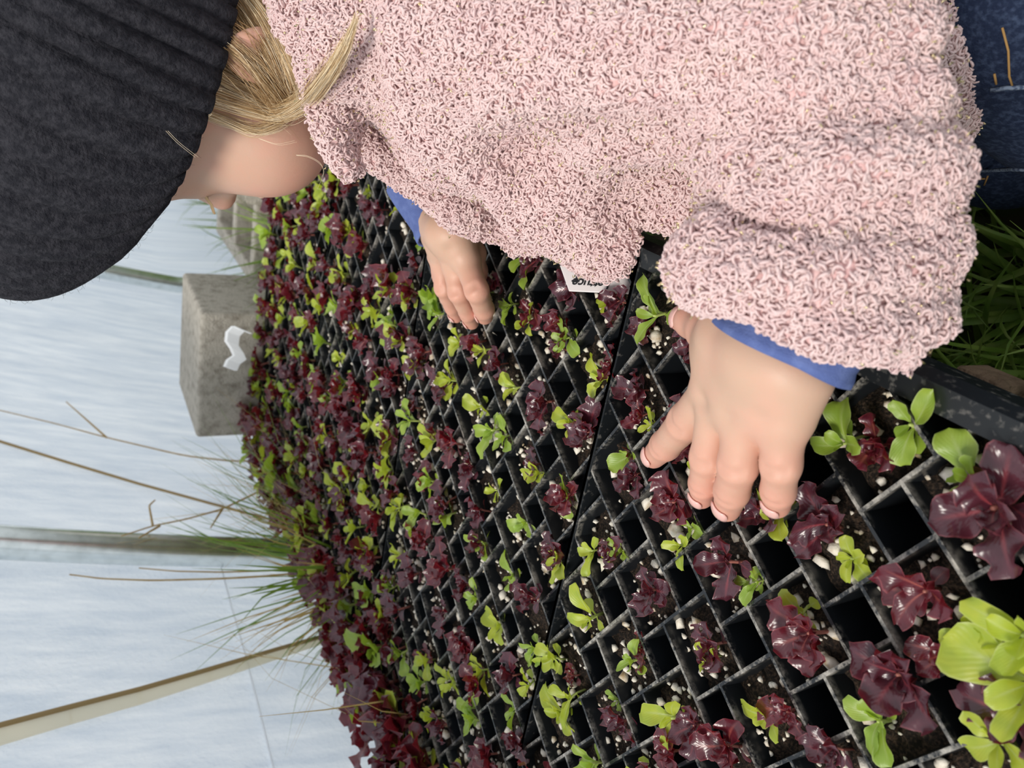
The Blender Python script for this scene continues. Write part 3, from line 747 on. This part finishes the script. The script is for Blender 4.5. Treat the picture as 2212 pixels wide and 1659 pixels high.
# ---- jeans
def legs_sd(p):
    d = ell(p, (.0, .325, .215), (.098, .085, .085))
    for s in (1, -1):
        d = smin(d, chain(p, [((.0+.045*s, .300, .20), .070), ((.025+.05*s, .245, .065), .052), ((.0+.05*s, .40, .045), .042), ((.0+.05*s, .47, .04), .036)], .015), .015)
    return np.maximum(d+.0016*wob(p, 90, 3), np.minimum(ZT+.02-p[:, 2], .166-p[:, 1]))
V, Q = nets(legs_sd, (-.16, .12, -.005), (.20, .54, .33), .005)
jeans = mesh_obj('jeans', V, None, M['denim'], child, smooth=True, quads=Q)
JV, JQ = V, Q

# ---- coat
r_ = lambda px, z: px*z/FPX
def C(u, v, z, px): return (at(u, v, z), r_(px, z))
ELB = C(1735, 150, .285, 245)
def forearm(p):
    d = chain(p, [C(1720, 130, .285, 250), C(1745, 430, .285, 262), C(1728, 640, .286, 238), C(1722, 790, .287, 222)], .02)
    # cut the sleeve open at the cuff
    ca = at(1735, 400, .285); cb = at(1716, 700, .286); ax = (cb-ca)/np.linalg.norm(cb-ca)
    ax = ax+RW.T @ np.array([-.25, 0, .18]); ax /= np.linalg.norm(ax)
    tt = (p-at(1716, 722, .286).astype(np.float32)) @ ax.astype(np.float32)
    d2 = np.maximum(d, tt-.0)
    inner = np.maximum(chain(p, [C(1735, 560, .286, 195), C(1722, 790, .287, 190)], .02), -tt-.026)
    return np.maximum(d2, -inner)
def coat_base(p):
    d = chain(p, [C(840, 20, .43, 215), C(1150, 115, .42, 300), C(1450, 150, .42, 365), C(1850, 30, .40, 330), C(1960, -40, .395, 265)], .03)
    d = smin(d, chain(p, [C(1230, 325, .41, 168), C(1385, 420, .405, 176), C(1500, 400, .40, 165)], .02), .03)       # belly of the coat
    d = smin(d, chain(p, [C(830, 110, .385, 138), C(1000, 230, .39, 165), C(1180, 330, .395, 158)], .02), .02)      # chest towards the opening
    d = smin(d, chain(p, [C(790, 238, .402, 28), C(900, 324, .398, 30), C(1010, 392, .396, 31), C(1120, 452, .394, 30), C(1225, 494, .394, 28)], .006), .012)   # rolled edge of the near front
    d = smin(d, chain(p, [C(860, 60, .37, 170), C(1280, 90, .335, 235), ELB], .02), .016)                          # upper arm
    d = smin(d, forearm(p), .010)
    # far front edge, folded back beside the zip line
    d = smin(d, chain(p, [C(785, 308, .466, 34), C(880, 366, .478, 40), C(1000, 450, .480, 42), C(1120, 511, .476, 41), C(1230, 522, .446, 40)], .006), .001)
    # far sleeve
    d = smin(d, chain(p, [C(800, 240, .53, 75), C(880, 330, .545, 62), C(897, 372, .545, 60)], .006), .006)
    # collar
    d = smin(d, chain(p, [C(640, -90, .43, 95), C(690, 40, .412, 90), C(728, 190, .404, 66), C(750, 300, .402, 54), C(762, 348, .404, 44)], .01), .0015)
    return d
def hit(fn, u, v, lo=.18, hi=.75, st=140):
    d = ray(u, v); z = np.linspace(lo, hi, st); P = (CW+d*z[:, None]).astype(np.float32); f = fn(P); i = np.argmax(f < 0)
    return (CW+d*z[i] if f[i] < 0 else None)
GROOVES = [([(738, -20), (748, 60), (760, 130), (778, 215), (792, 285)], .0085, .028),
           ([(796, 300), (850, 347), (905, 386), (1010, 453), (1090, 495)], .0080, .028), ([(1120, 345), (1180, 312), (1300, 312), (1416, 318), (1500, 300), (1580, 286)], .0105, .020), ([(1375, 465), (1450, 402), (1520, 350), (1580, 292)], .0100, .028), ([(1560, 270), (1610, 300)], .013, .026),
           ([(1590, 270), (1700, 238), (1790, 217), (1896, 193)], .0095, .014), ([(1610, 436), (1750, 458), (1930, 476)], .0100, .009), ([(1330, 190), (1440, 165), (1560, 160)], .010, .005), ([(1700, 120), (1742, 88), (1910, 30)], .007, .006)]
GP = []
for px, s_, k_ in GROOVES:
    hp_ = [hit(coat_base, *q) for q in px]; hp_ = [q for q in hp_ if q is not None]
    for A, B in zip(hp_[:-1], hp_[1:]): GP.append((A.astype(np.float32), (B-A).astype(np.float32), s_, k_))
def coat_sd(p):
    d = coat_base(p)
    # folds of the sleeve and the elbow
    a = RW.T @ np.array([0, 1.0, .2]); w = (p @ a.astype(np.float32))
    dep = (p-CW.astype(np.float32)) @ RW[2].astype(np.float32)
    near = np.clip((.34-dep)/.08, 0, 1)
    d = d+near*.0022*np.sin(w*260+6*wob(p, 25, 5))
    gr = np.zeros(len(p), np.float32)
    for A, ba, s_, k_ in GP:
        t = np.clip(((p-A)@ba)/float(ba@ba), 0, 1); q = p-A-t[:, None]*ba
        e_ = k_*np.exp(-(q*q).sum(1)/(2*s_*s_)); gr = np.where(np.abs(e_) > np.abs(gr), e_, gr)
    d = d+gr+.0030*wob(p, 55, 1)+.0012*wob(p, 160, 2)+.0016*wob(p, 420, 4)
    return np.maximum(d, np.minimum(ZT+.026-p[:, 2], .163-p[:, 1]))       # the coat rests above the rims and hangs clear of the bench
V, Q = nets(coat_sd, (-.36, .03, .14), (.22, .48, .60), .0038)
CV, CQ = V, Q
coat = mesh_obj('coat', V, None, M['coat'], child, smooth=True, quads=Q)
def surface_samples(V, Q, n, r, weight=None):
    a, b, c, d = V[Q[:, 0]], V[Q[:, 1]], V[Q[:, 2]], V[Q[:, 3]]
    N = np.cross(c-a, d-b); ar = np.linalg.norm(N, axis=1)*.5; N = N/(2*ar[:, None]+1e-12)
    w = ar*(weight((a+c)/2, N) if weight is not None else 1); w /= w.sum()
    i = r.choice(len(Q), n, p=w); s, t = r.random((2, n, 1))
    P = (a[i]*(1-s)+b[i]*s)*(1-t)+(d[i]*(1-s)+c[i]*s)*t
    return P, N[i]
def curls(P, N, r, rad, tr, seg=7, sides=4, arc=(3.2, 5.2), flat=.8):
    """many small open loops of yarn standing on a surface, returned as one vertex and quad array"""
    n = len(P)
    T = r.normal(size=(n, 3)); T -= N*(T*N).sum(1)[:, None]; T /= np.linalg.norm(T, axis=1)[:, None]
    B = np.cross(N, T)
    th = r.uniform(-flat, flat, n)[:, None]                     # how far the loop plane leans out of the surface
    Y = B*np.cos(th)+N*np.sin(th)
    R = rad*r.uniform(.7, 1.4, (n, 1)); A = r.uniform(*arc, (n, 1)); a0 = r.uniform(0, 6.28, (n, 1))
    asp = r.uniform(.5, 1.0, (n, 1))
    ring = np.linspace(0, 1, seg); V = np.empty((n, seg, sides, 3)); Wn = np.cross(T, Y)
    C0 = P+N*(tr*.5+R*np.abs(np.sin(th))*.5)
    for i, s in enumerate(ring):
        g = a0+A*(s-.5); rr = R*(1-.25*s)
        c = C0+T*np.cos(g)*rr+Y*np.sin(g)*rr*asp+N*(.6*R*math.sin(math.pi*s))
        o1 = T*np.cos(g)+Y*np.sin(g); k = tr*(.55+.45*math.sin(math.pi*min(max(s, .06), .94)))
        for q in range(sides):
            f = 2*math.pi*q/sides
            V[:, i, q] = c+(o1*math.cos(f)+Wn*math.sin(f))*k
    base = (np.arange(n)*seg*sides)[:, None, None, None]
    I = np.arange(seg-1)[None, :, None, None]; K = np.arange(sides)[None, None, :, None]
    q = np.concatenate([I*sides+K, I*sides+(K+1) % sides, (I+1)*sides+(K+1) % sides, (I+1)*sides+K], 3)+base
    return V.reshape(-1, 3), q.reshape(-1, 4)
toward = lambda c, N: (.12+((N*(CW-c)).sum(1)/np.linalg.norm(CW-c, axis=1) > -.25))*(c[:, 2] > .17)
r1 = np.random.default_rng(21)
def open_folds(c):
    """the pile parts along the deep folds"""
    w = np.ones(len(c))
    for A, ba, s_, k_ in GP:
        if k_ < .019: continue
        t = np.clip(((c-A)@ba)/float(ba@ba), 0, 1); q = c-A-t[:, None]*ba
        w *= 1-.97*np.exp(-((q*q).sum(1)/(.0085**2))**2)
    return w
P, N = surface_samples(CV, CQ, 105000, r1, lambda c, N: toward(c, N)*open_folds(c))
V, Q = curls(P, N, r1, .00165, .00060, 6, 4, (2.4, 4.6), 1.0)
pile = mesh_obj('fleece_pile', V, None, M['pile'], coat, smooth=True, quads=Q); tag(pile, kind='stuff')
cuff_at = at(1705, 745, .28)
P, N = surface_samples(CV, CQ, 2600, r1, lambda c, N: toward(c, N)*(((c-cuff_at)**2).sum(1) > .036**2))
V, Q = curls(P+N*.0028, N, r1, .0015, .00036, 3, 3, (.5, 1.1), 1.2)
gold = mesh_obj('metallic_thread', V, None, M['gold'], coat, quads=Q); tag(gold, 'gold glitter threads in the fleece', kind='stuff')

# ---- blue shirt cuffs
def cuff(name, A, B, ra, rb, flare, n=28, th=.0016, seed=1):
    """short tube of jersey from A to B with a hem"""
    A, B = np.array(A), np.array(B); t = (B-A)/np.linalg.norm(B-A)
    s = np.cross(t, [0, 0, 1.0]); s /= np.linalg.norm(s); u = np.cross(s, t)
    V = []; m = 12; rr = np.random.default_rng(seed); ph = rr.uniform(0, 6, 3)
    for lay in (0, 1):
        for i in range(m):
            x = i/(m-1) if lay == 0 else 1-i/(m-1)
            for k in range(n):
                g = 2*math.pi*k/n
                rad = ra+(rb-ra)*x+(.0009 if x > .82 else 0)-(th if lay else 0)+.0012*math.sin(3*g+ph[0]+4*x)*x+.0007*math.sin(5*g+ph[1])
                e = flare*x*max(0, math.cos(g-ph[2]))
                V.append(A+(B-A)*x+t*e+(s*math.cos(g)+u*math.sin(g))*rad)
    F = [(i*n+k, i*n+(k+1) % n, (i+1)*n+(k+1) % n, (i+1)*n+k) for i in range(2*m-1) for k in range(n)]
    return fix_normals(mesh_obj(name, V, F, M['cuff'], child, smooth=True))
cuff('shirt_cuff', at(1795, 600, .2765), at(1692, 762, .2845), .0262, .0252, .003)
cuff('shirt_cuff', at(896, 385, .545), at(959, 499, .5355), .0205, .0180, .001, seed=4)

# ---- knitted hat
TB2 = math.radians(19)                                  # the brim sits lower at the back than on the forehead
HFH = HF*math.cos(TB2)+HU*math.sin(TB2); HUH = HU*math.cos(TB2)-HF*math.sin(TB2)
HX = hd(.010, 0, -.004)
def hat_point(a, s, extra=0.0):
    """a: angle around the head from the face, s: 0 at the brim .. 1 at the crown"""
    phi = s*math.pi/2
    rad = math.cos(phi)**.6*(1+.10*math.sin(min(1, s*1.7)*math.pi)); hgt = math.sin(phi)
    f = math.cos(a); l = math.sin(a)
    fx = (.082+extra)*f*rad; lx = (.078+extra)*l*rad
    fx -= .022*s*s; fx += .080*math.sin(math.pi*min(1, s**.62))*max(0, f)**1.3-.006*s
    return HX+HFH*fx+HL*lx+HUH*(-.002+.152*hgt)
NA, NS = 46*8, 44; V = []; F = []
for lay in (0, 1):
    for i in range(NS):
        s = i/(NS-1) if lay == 0 else 1-i/(NS-1)
        s = min(s, .985)
        for k in range(NA):
            a = 2*math.pi*k/NA
            rib = abs(math.cos(23*a+.5*math.sin(3*s+2*a)))**.55
            e = (.0052*rib-.0022)*(1-.5*s)+.0006*math.sin(260*s+math.cos(23*a)*2) if lay == 0 else -.003
            if s < .03 and lay == 0: e -= .001
            V.append(hat_point(a, s, e))
F = [(i*NA+k, i*NA+(k+1) % NA, (i+1)*NA+(k+1) % NA, (i+1)*NA+k) for i in range(2*NS-1) if i != NS-1 for k in range(NA)]
F += [((2*NS-1)*NA+k, (2*NS-1)*NA+(k+1) % NA, (k+1) % NA, k) for k in range(NA)]
F += [tuple((NS-1)*NA+k for k in range(NA))]
hat = fix_normals(mesh_obj('knit_hat', V, F, M['knit'], child, smooth=True))
tag(hat, 'charcoal ribbed knit hat')
r2 = np.random.default_rng(5)
Vh = np.array(V[:NS*NA]); Qh = np.array([F[q] for q in range((NS-1)*NA)])
P, N = surface_samples(Vh, Qh, 2600, r2)
N = N*np.sign((N*(P-HX)).sum(1))[:, None]
m = MB()
for p, n_ in zip(P, N):
    t = r2.normal(size=3); t -= n_*(t@n_); t /= np.linalg.norm(t)
    l = r2.uniform(.0015, .0045); m.tube([p, p+n_*l*.5+t*l*.4, p+n_*l*.6+t*l], [.00007, .00006, .00004], 3, False)
tag(m.build('wool_fuzz', M['knit'], hat), kind='stuff')

# ---- hair and lashes
r3 = np.random.default_rng(9)
tones = [MB(), MB(), MB()]
under = lambda p: np.minimum(head_sd(p), coat_base(p))
def lay(px, lift):
    """control points of a lock: on the surface below, lifted off it; the gaps bridge smoothly"""
    z = []
    for (u, v) in px:
        h_ = hit(under, u, v, .25, .60, 180); z.append(np.nan if h_ is None else depth(h_))
    z = np.array(z); ok = ~np.isnan(z); z = np.interp(np.arange(len(z)), np.arange(len(z))[ok], z[ok])
    z = np.minimum(z, (np.r_[z[0], z[:-1]]+np.r_[z[1:], z[-1]])/2+.004)
    return [at(u, v, zz-l) for (u, v), zz, l in zip(px, z, lift)]
def strand(m, ctrl, jit, rad, flare=1.0, f0=.6):
    c = np.array(ctrl); k = len(c)
    if k > 3: c[-1] = c[-2]+(c[-1]-c[-2])*r3.uniform(.1, 1.1)
    j = r3.normal(size=3)*jit; j -= RW[2]*(j@RW[2])*.6
    c = c+np.linspace(f0, flare, k)[:, None]*j+r3.normal(size=c.shape)*jit*.16
    ex = np.concatenate([[2*c[0]-c[1]], c, [2*c[-1]-c[-2]]]); P = []
    for i in range(1, k):
        for t in np.linspace(0, 1, 6, endpoint=(i == k-1)):
            a, b, d, e = ex[i-1], ex[i], ex[i+1], ex[i+2]
            P.append(.5*((2*b)+(-a+d)*t+(2*a-5*b+4*d-e)*t*t+(-a+3*b-3*d+e)*t**3))
    P = np.array(P); m.tube(P, np.linspace(rad, rad*.5, len(P)), 4, False)
# pixel path of each lock, lift off the skin or coat (m), spread (m), strands, tones (brown, blond, pale)
locks = [([(440, 195), (520, 222), (600, 243), (655, 222), (705, 165), (745, 100), (770, 40)], [.001, .004, .007, .010, .012, .011, .009], .0030, 420, (.15, .45, .40), .25),
         ([(452, 150), (530, 192), (600, 226), (650, 222), (692, 188), (735, 118)], [.001, .004, .007, .009, .011, .010], .0036, 260, (.25, .5, .25), .7),
         ([(510, -40), (570, 30), (612, 100), (642, 170), (655, 208)], [.001, .004, .005, .005, .004], .0030, 240, (.15, .45, .40), .8),
         ([(490, -30), (540, 40), (580, 110), (620, 180), (640, 225)], [.001, .003, .004, .004, .005], .0055, 300, (.5, .4, .1), .9),
         ([(455, 60), (520, 110), (570, 165), (612, 215), (640, 228)], [.001, .002, .003, .003, .004], .0062, 300, (.5, .4, .1), .8),
         ([(440, 120), (505, 160), (560, 205), (608, 238)], [.001, .002, .003, .003], .0055, 240, (.4, .45, .15), .8),
         ([(420, 235), (490, 262), (545, 282), (590, 274), (648, 234)], [.001, .002, .003, .004, .005], .0028, 120, (.1, .5, .4), .8)]
for px, lift, jit, n_, w, fl_ in locks:
    c = lay(px, lift)
    for q in range(n_): strand(tones[int(np.searchsorted(np.cumsum(w), r3.random()*.999))], c, jit*(.5+.8*r3.random()), .00011*r3.uniform(.7, 1.5), fl_, 1.0 if fl_ < .5 else .6)
under2 = lambda p: np.minimum(under(p), ell(p, HX+HUH*.06, (.09, .084, .10), np.stack([HFH, HL, HUH])))
for ctrl in ([(470, 215), (440, 222), (430, 240)], [(460, 245), (405, 275), (398, 315)], [(360, 280), (385, 305), (425, 335)], [(640, 335), (665, 338), (690, 352), (698, 372), (680, 420)], [(480, 195), (452, 188)], [(560, 300), (600, 312), (640, 306)]):
    z = [hit(under2, *q, .25, .6, 200) for q in ctrl]; z = [depth(q) if q is not None else .44 for q in z]; zm = min(z)
    for q in range(2): strand(tones[2], [at(*p_, zm-.006) for p_ in ctrl], .0006, .00010)
for k in range(3): tones[k].build('hair', M['hair'][k], child, smooth=True)
m = MB()
for s in (1, -1):
    for q in range(44):
        x = (q/43-.5)*2
        p0 = hd(.0755-.004*x*x, s*(.021+.0085*x), -.0095); m.tube([p0, p0+HF*.006-HU*.0042+HL*s*.0025*x, p0+HF*.0105-HU*.0052+HL*s*.005*x], [.00016, .00012, .00006], 3, False)
m.build('eyelashes', M['lash'], body, smooth=True)

# ---- details on the jeans
def on_jeans(u, v):
    lo, hi = .2, .6; d = ray(u, v)
    for z in np.linspace(.2, .6, 400):
        p = (CW+d*z).astype(np.float32)[None]
        if legs_sd(p)[0] < .0006: return CW+d*(z-.0004)
    return CW+d*.42
for px in ([(2075, 368), (2130, 369), (2180, 366), (2240, 366)], [(2140, 195), (2175, 190), (2240, 188)]):
    m = MB(); m.tube([on_jeans(*q) for q in px], .0010, 6); m.build('seam', M['fade'], jeans, smooth=True)
for px in ([(2165, 60), (2178, 110), (2180, 165), (2188, 190)], [(2148, 160), (2152, 182)], [(2100, 387), (2128, 386)], [(2134, 380), (2126, 400)]):
    m = MB(); m.tube([on_jeans(*q) for q in px], .0005, 5); m.build('stitching', M['stitch'], jeans, smooth=True)
a, b, c = at(2072, 413, .385), at(2060, 450, .385), at(2016, 480, .383); d_ = at(2010, 440, .383)
m = MB(); nn = RW[2]*.0008; m.add([a, b, c, d_, a+nn, b+nn, c+nn, d_+nn], [(0, 1, 2, 3), (7, 6, 5, 4), (0, 4, 5, 1), (1, 5, 6, 2), (2, 6, 7, 3), (3, 7, 4, 0)])
m.build('cloth_label', M['grey'], jeans)
print('coat low over trays', CV[CV[:, 1] < .15][:, 2].min(), 'jeans front', JV[JV[:, 2] > .2][:, 1].min(), JV[:, 1].min(), 'nose', [1106+FPX*q[0]/q[2] for q in [RW@(hd(.09,0,-.026)-CW)]], [829.5+FPX*q[1]/q[2] for q in [RW@(hd(.09,0,-.026)-CW)]])

# ------------------------------------------------------------------ grass, stems and labels
r4 = np.random.default_rng(33)
def blade(m, p, az, h, w, lean, curl=.6, n=7):
    """a grass blade: a folded strip that rises from p and arches over"""
    d = np.array([math.cos(az), math.sin(az), 0]); s = np.array([-d[1], d[0], 0]); V = []
    el = math.pi/2-lean; c = np.array(p, float)
    for i in range(n):
        t = i/(n-1); ww = w*(1-t**2.2)*.5+.0001
        up = np.array([0, 0, 1.0])*math.cos(el)-d*math.sin(el) if False else np.cross(s, d*math.cos(el)+np.array([0, 0, math.sin(el)]))
        V += [c-s*ww, c-up*ww*.35, c+s*ww]
        c = c+(d*math.cos(el)+np.array([0, 0, math.sin(el)]))*h/(n-1); el -= curl*2*t/(n-1)*1.4
    m.add(V, [(3*i+a, 3*i+a+1, 3*i+a+4, 3*i+a+3) for i in range(n-1) for a in (0, 1)])
# turf under the child and beside the bench
m = MB()
for q in range(3200):
    x, y = r4.uniform(-.25, .36), r4.uniform(-.06, .62)
    if legs_sd(np.array([[x, y, .05]], np.float32))[0] < .012: continue
    blade(m, (x, y, 0), r4.uniform(0, 6.28), r4.uniform(.08, .20)*(.75 if y < .22 else 1), r4.uniform(.003, .0065), r4.uniform(.1, .9), r4.uniform(.3, 1.2))
tag(m.build('grass', M['grass'], smooth=True), 'dark green grass on the floor beside the tray rim and the jeans', kind='stuff')
m = MB()
for q in range(1500):
    x = r4.uniform(-3.3, -1.0); y = r4.uniform(-.38, .6)
    if abs(x+.935) < .12 and abs(y+.27) < .12: continue
    if -1.62 < x < -.98 and -.26 < y < .13: continue
    blade(m, (x, y, 0), r4.uniform(0, 6.28), r4.uniform(.10, .32), r4.uniform(.004, .008), r4.uniform(.05, .6), r4.uniform(.3, 1.2))
for q in range(170):          # growing up beside the hollow block
    blade(m, (r4.uniform(-1.20, -.90), r4.uniform(-.155, -.075), 0), r4.uniform(0, 6.28), r4.uniform(.28, .40), .007, r4.uniform(.1, .6), r4.uniform(.4, 1.2))
tag(m.build('grass', M['grass'], smooth=True), 'bright green grass around the concrete blocks behind the trays', kind='stuff')
m = MB()
for q in range(420):
    x = r4.uniform(-.9, .1); blade(m, (x, r4.uniform(-.425, -.41), 0), r4.uniform(.2, 2.9), r4.uniform(.10, .27), r4.uniform(.003, .005), r4.uniform(.02, .25), r4.uniform(.2, .6))
tag(m.build('grass', M['grass'], smooth=True), 'low grass strip along the foot of the film', kind='stuff')
def tuft(name, mat, label, cat, pts, h, n, w, lean):
    m = MB()
    for q in range(n):
        p = pts+r4.normal(size=3)*[.016, .004, 0]; blade(m, (p[0], p[1], 0), r4.uniform(0, 6.28) if lean > .4 else r4.choice([.3, 2.6, 1.2])+r4.normal()*.4, h*r4.uniform(.7, 1.15), w*r4.uniform(.6, 1.2), r4.uniform(.05, lean), r4.uniform(.3, 1.3))
    return tag(m.build(name, mat, smooth=True), label, cat)
b0 = ony(640, 1255, -.424); b0[2] = 0
tuft('grass_tuft', M['grass'], 'tall green grass tuft between the trays and the film, below the near hoop', 'grass tuft', b0, .45, 170, .0066, .38)
tuft('dry_grass_tuft', M['drygrass'], 'straw coloured dry grass standing in the green tuft below the near hoop', 'grass tuft', b0+[.01, 0, 0], .43, 110, .0042, .38)
b1 = ony(720, 1640, -.424); b1[2] = 0
tuft('dry_grass_tuft', M['drygrass'], 'thin dry grass blades at the corner where the trays meet the picture edge', 'grass tuft', b1, .46, 16, .0026, .35)
b2 = ony(575, 1085, -.424); b2[2] = 0
tuft('dry_grass_tuft', M['drygrass'], 'sparse dry grass left of the near hoop, over the tray edge', 'grass tuft', b2, .44, 22, .0018, .4)
def stem(label, paths, r, mat='drygrass', y=-.405):
    m = MB()
    first = True
    for path in paths:
        P = [ony(u, v, y+.002*i) for i, (u, v) in enumerate(path)]
        if first:
            g = P[0].copy(); g[2] = .0; g[0] += .01; P = [g]+P; first = False
        P = np.array(P); t = np.linspace(0, 1, len(P)); tt = np.linspace(0, 1, 5*len(P))
        Q = np.stack([np.interp(tt, t, P[:, k]) for k in range(3)], 1)
        Q[1:-1] = (Q[:-2]+Q[1:-1]*2+Q[2:])/4
        m.tube(Q, np.linspace(r, r*.5, len(Q)), 6)
    return tag(m.build('tall_dry_grass', M[mat], smooth=True), label, 'dry grass')
stem('long pale dry stem with one side branch, rising beside the upright concrete block', [[(520, 998), (400, 985), (230, 945), (120, 915), (-10, 884)], [(230, 945), (185, 905), (143, 868)]], .0016)
stem('jointed grey green grass stem crossing the lacing cord, left of the near hoop', [[(580, 1052), (480, 1100), (400, 1122), (330, 1136), (262, 1158)], [(330, 1136), (322, 1092), (335, 1080)], [(345, 1136), (300, 1162)], [(480, 1100), (455, 1140)]], .0017)
stem('shorter of two straight dry stems just below the near hoop', [[(600, 1232), (480, 1236), (380, 1234), (300, 1227)]], .0014)
stem('longer of two straight dry stems just below the near hoop', [[(600, 1243), (480, 1250), (330, 1254), (220, 1250), (150, 1241)]], .0016)

# written plant label in the second tray
M['tagw'] = principled('white label plastic', (.74, .68, .67), .35, .4)
M['ink'] = principled('black ink', (.01, .01, .012), .5, .3)
q = [at(1209, 573, .452), at(1229, 629, .450), at(1400, 637, .440), at(1380, 566, .442)]
tagT = thing('plant_label', 'white plastic plant label with handwriting, stuck among the seedlings under the coat', 'plant label', tuple(sum(q)/4))
nrm = np.cross(q[1]-q[0], q[3]-q[0]); nrm /= np.linalg.norm(nrm); nrm = nrm if nrm@(CW-q[0]) > 0 else -nrm
m = MB(); m.add(q+[p-nrm*.001 for p in q], [(0, 1, 2, 3), (7, 6, 5, 4), (0, 4, 5, 1), (1, 5, 6, 2), (2, 6, 7, 3), (3, 7, 4, 0)])
# the stake that runs on into the soil under the coat
e1 = (q[2]+q[3])/2; e2 = onz(1490, 640, -.01)
o = fix_normals(m.build('plate', M['tagw'], tagT)); bevel(o, .0004, 2)
m = MB(); m.tube([e1-nrm*.0005, (e1+e2)/2-nrm*.0005, e2], [.004, .0035, .002], 4); m.build('stake', M['tagw'], tagT)
def lettering(txt, size, pu, pv, pz):
    cu = bpy.data.curves.new('lettering', 'FONT'); cu.body = txt; cu.size = size; cu.shear = .25; cu.space_character = .95; cu.offset = .00012
    ob = bpy.data.objects.new('tmp', cu); COL.objects.link(ob)
    bpy.context.view_layer.update()
    me = bpy.data.meshes.new_from_object(ob.evaluated_get(bpy.context.evaluated_depsgraph_get())); bpy.data.objects.remove(ob)
    v = np.array([x.co[:] for x in me.vertices]); f = [tuple(p.vertices) for p in me.polygons]
    X = (q[1]-q[2]); X = X/np.linalg.norm(X); Y = np.cross(nrm, X)
    p0 = at(pu, pv, pz); p0 = p0-nrm*((p0-q[0])@nrm-.0004)
    return mesh_obj('lettering', p0+v[:, :1]*X+v[:, 1:2]*Y, f, M['ink'], tagT)
lettering('Lettuce', .0073, 1322, 607, .447)
lettering('T', .0073, 1258, 590, .449)
# curled white plastic strip among the lettuces at the far end
m = MB(); pp = [at(527, 716, 1.10), at(512, 709, 1.10), at(499, 722, 1.10), at(497, 742, 1.10), at(508, 758, 1.105), at(514, 772, 1.11), at(500, 782, 1.11), at(494, 796, 1.11)]
wv = RW.T @ np.array([.8, .35, .5]); wv = wv/np.linalg.norm(wv)*.016; V = []
pp = np.array(pp)
for p in pp: V += [p-wv*.5, p+wv*.5]
nm = len(pp); th_ = RW.T @ np.array([.004, .0, 0])
V += [v+th_ for v in V]
F = []
for i in range(nm-1):
    a, b, c, d = 2*i, 2*i+1, 2*i+3, 2*i+2; k = 2*nm
    F += [(a, b, c, d), (a+k, d+k, c+k, b+k), (a, d, d+k, a+k), (b, b+k, c+k, c)]
F += [(0, 2*nm, 2*nm+1, 1), (2*nm-2, 2*nm-1, 4*nm-1, 4*nm-2)]
m.add(V, F)
M['whitep'] = principled('bright white plastic', (.85, .86, .87), .4, .4)
m.add([pp[-1], pp[-1]+wv*.3, onz(505, 800, .0)+0*wv, onz(505, 800, .0)+wv*.3], [(0, 1, 3, 2)])
tag(fix_normals(m.build('plastic_strip', M['whitep'])), 'curled white plastic strip in front of the upright concrete block', 'plastic strip')
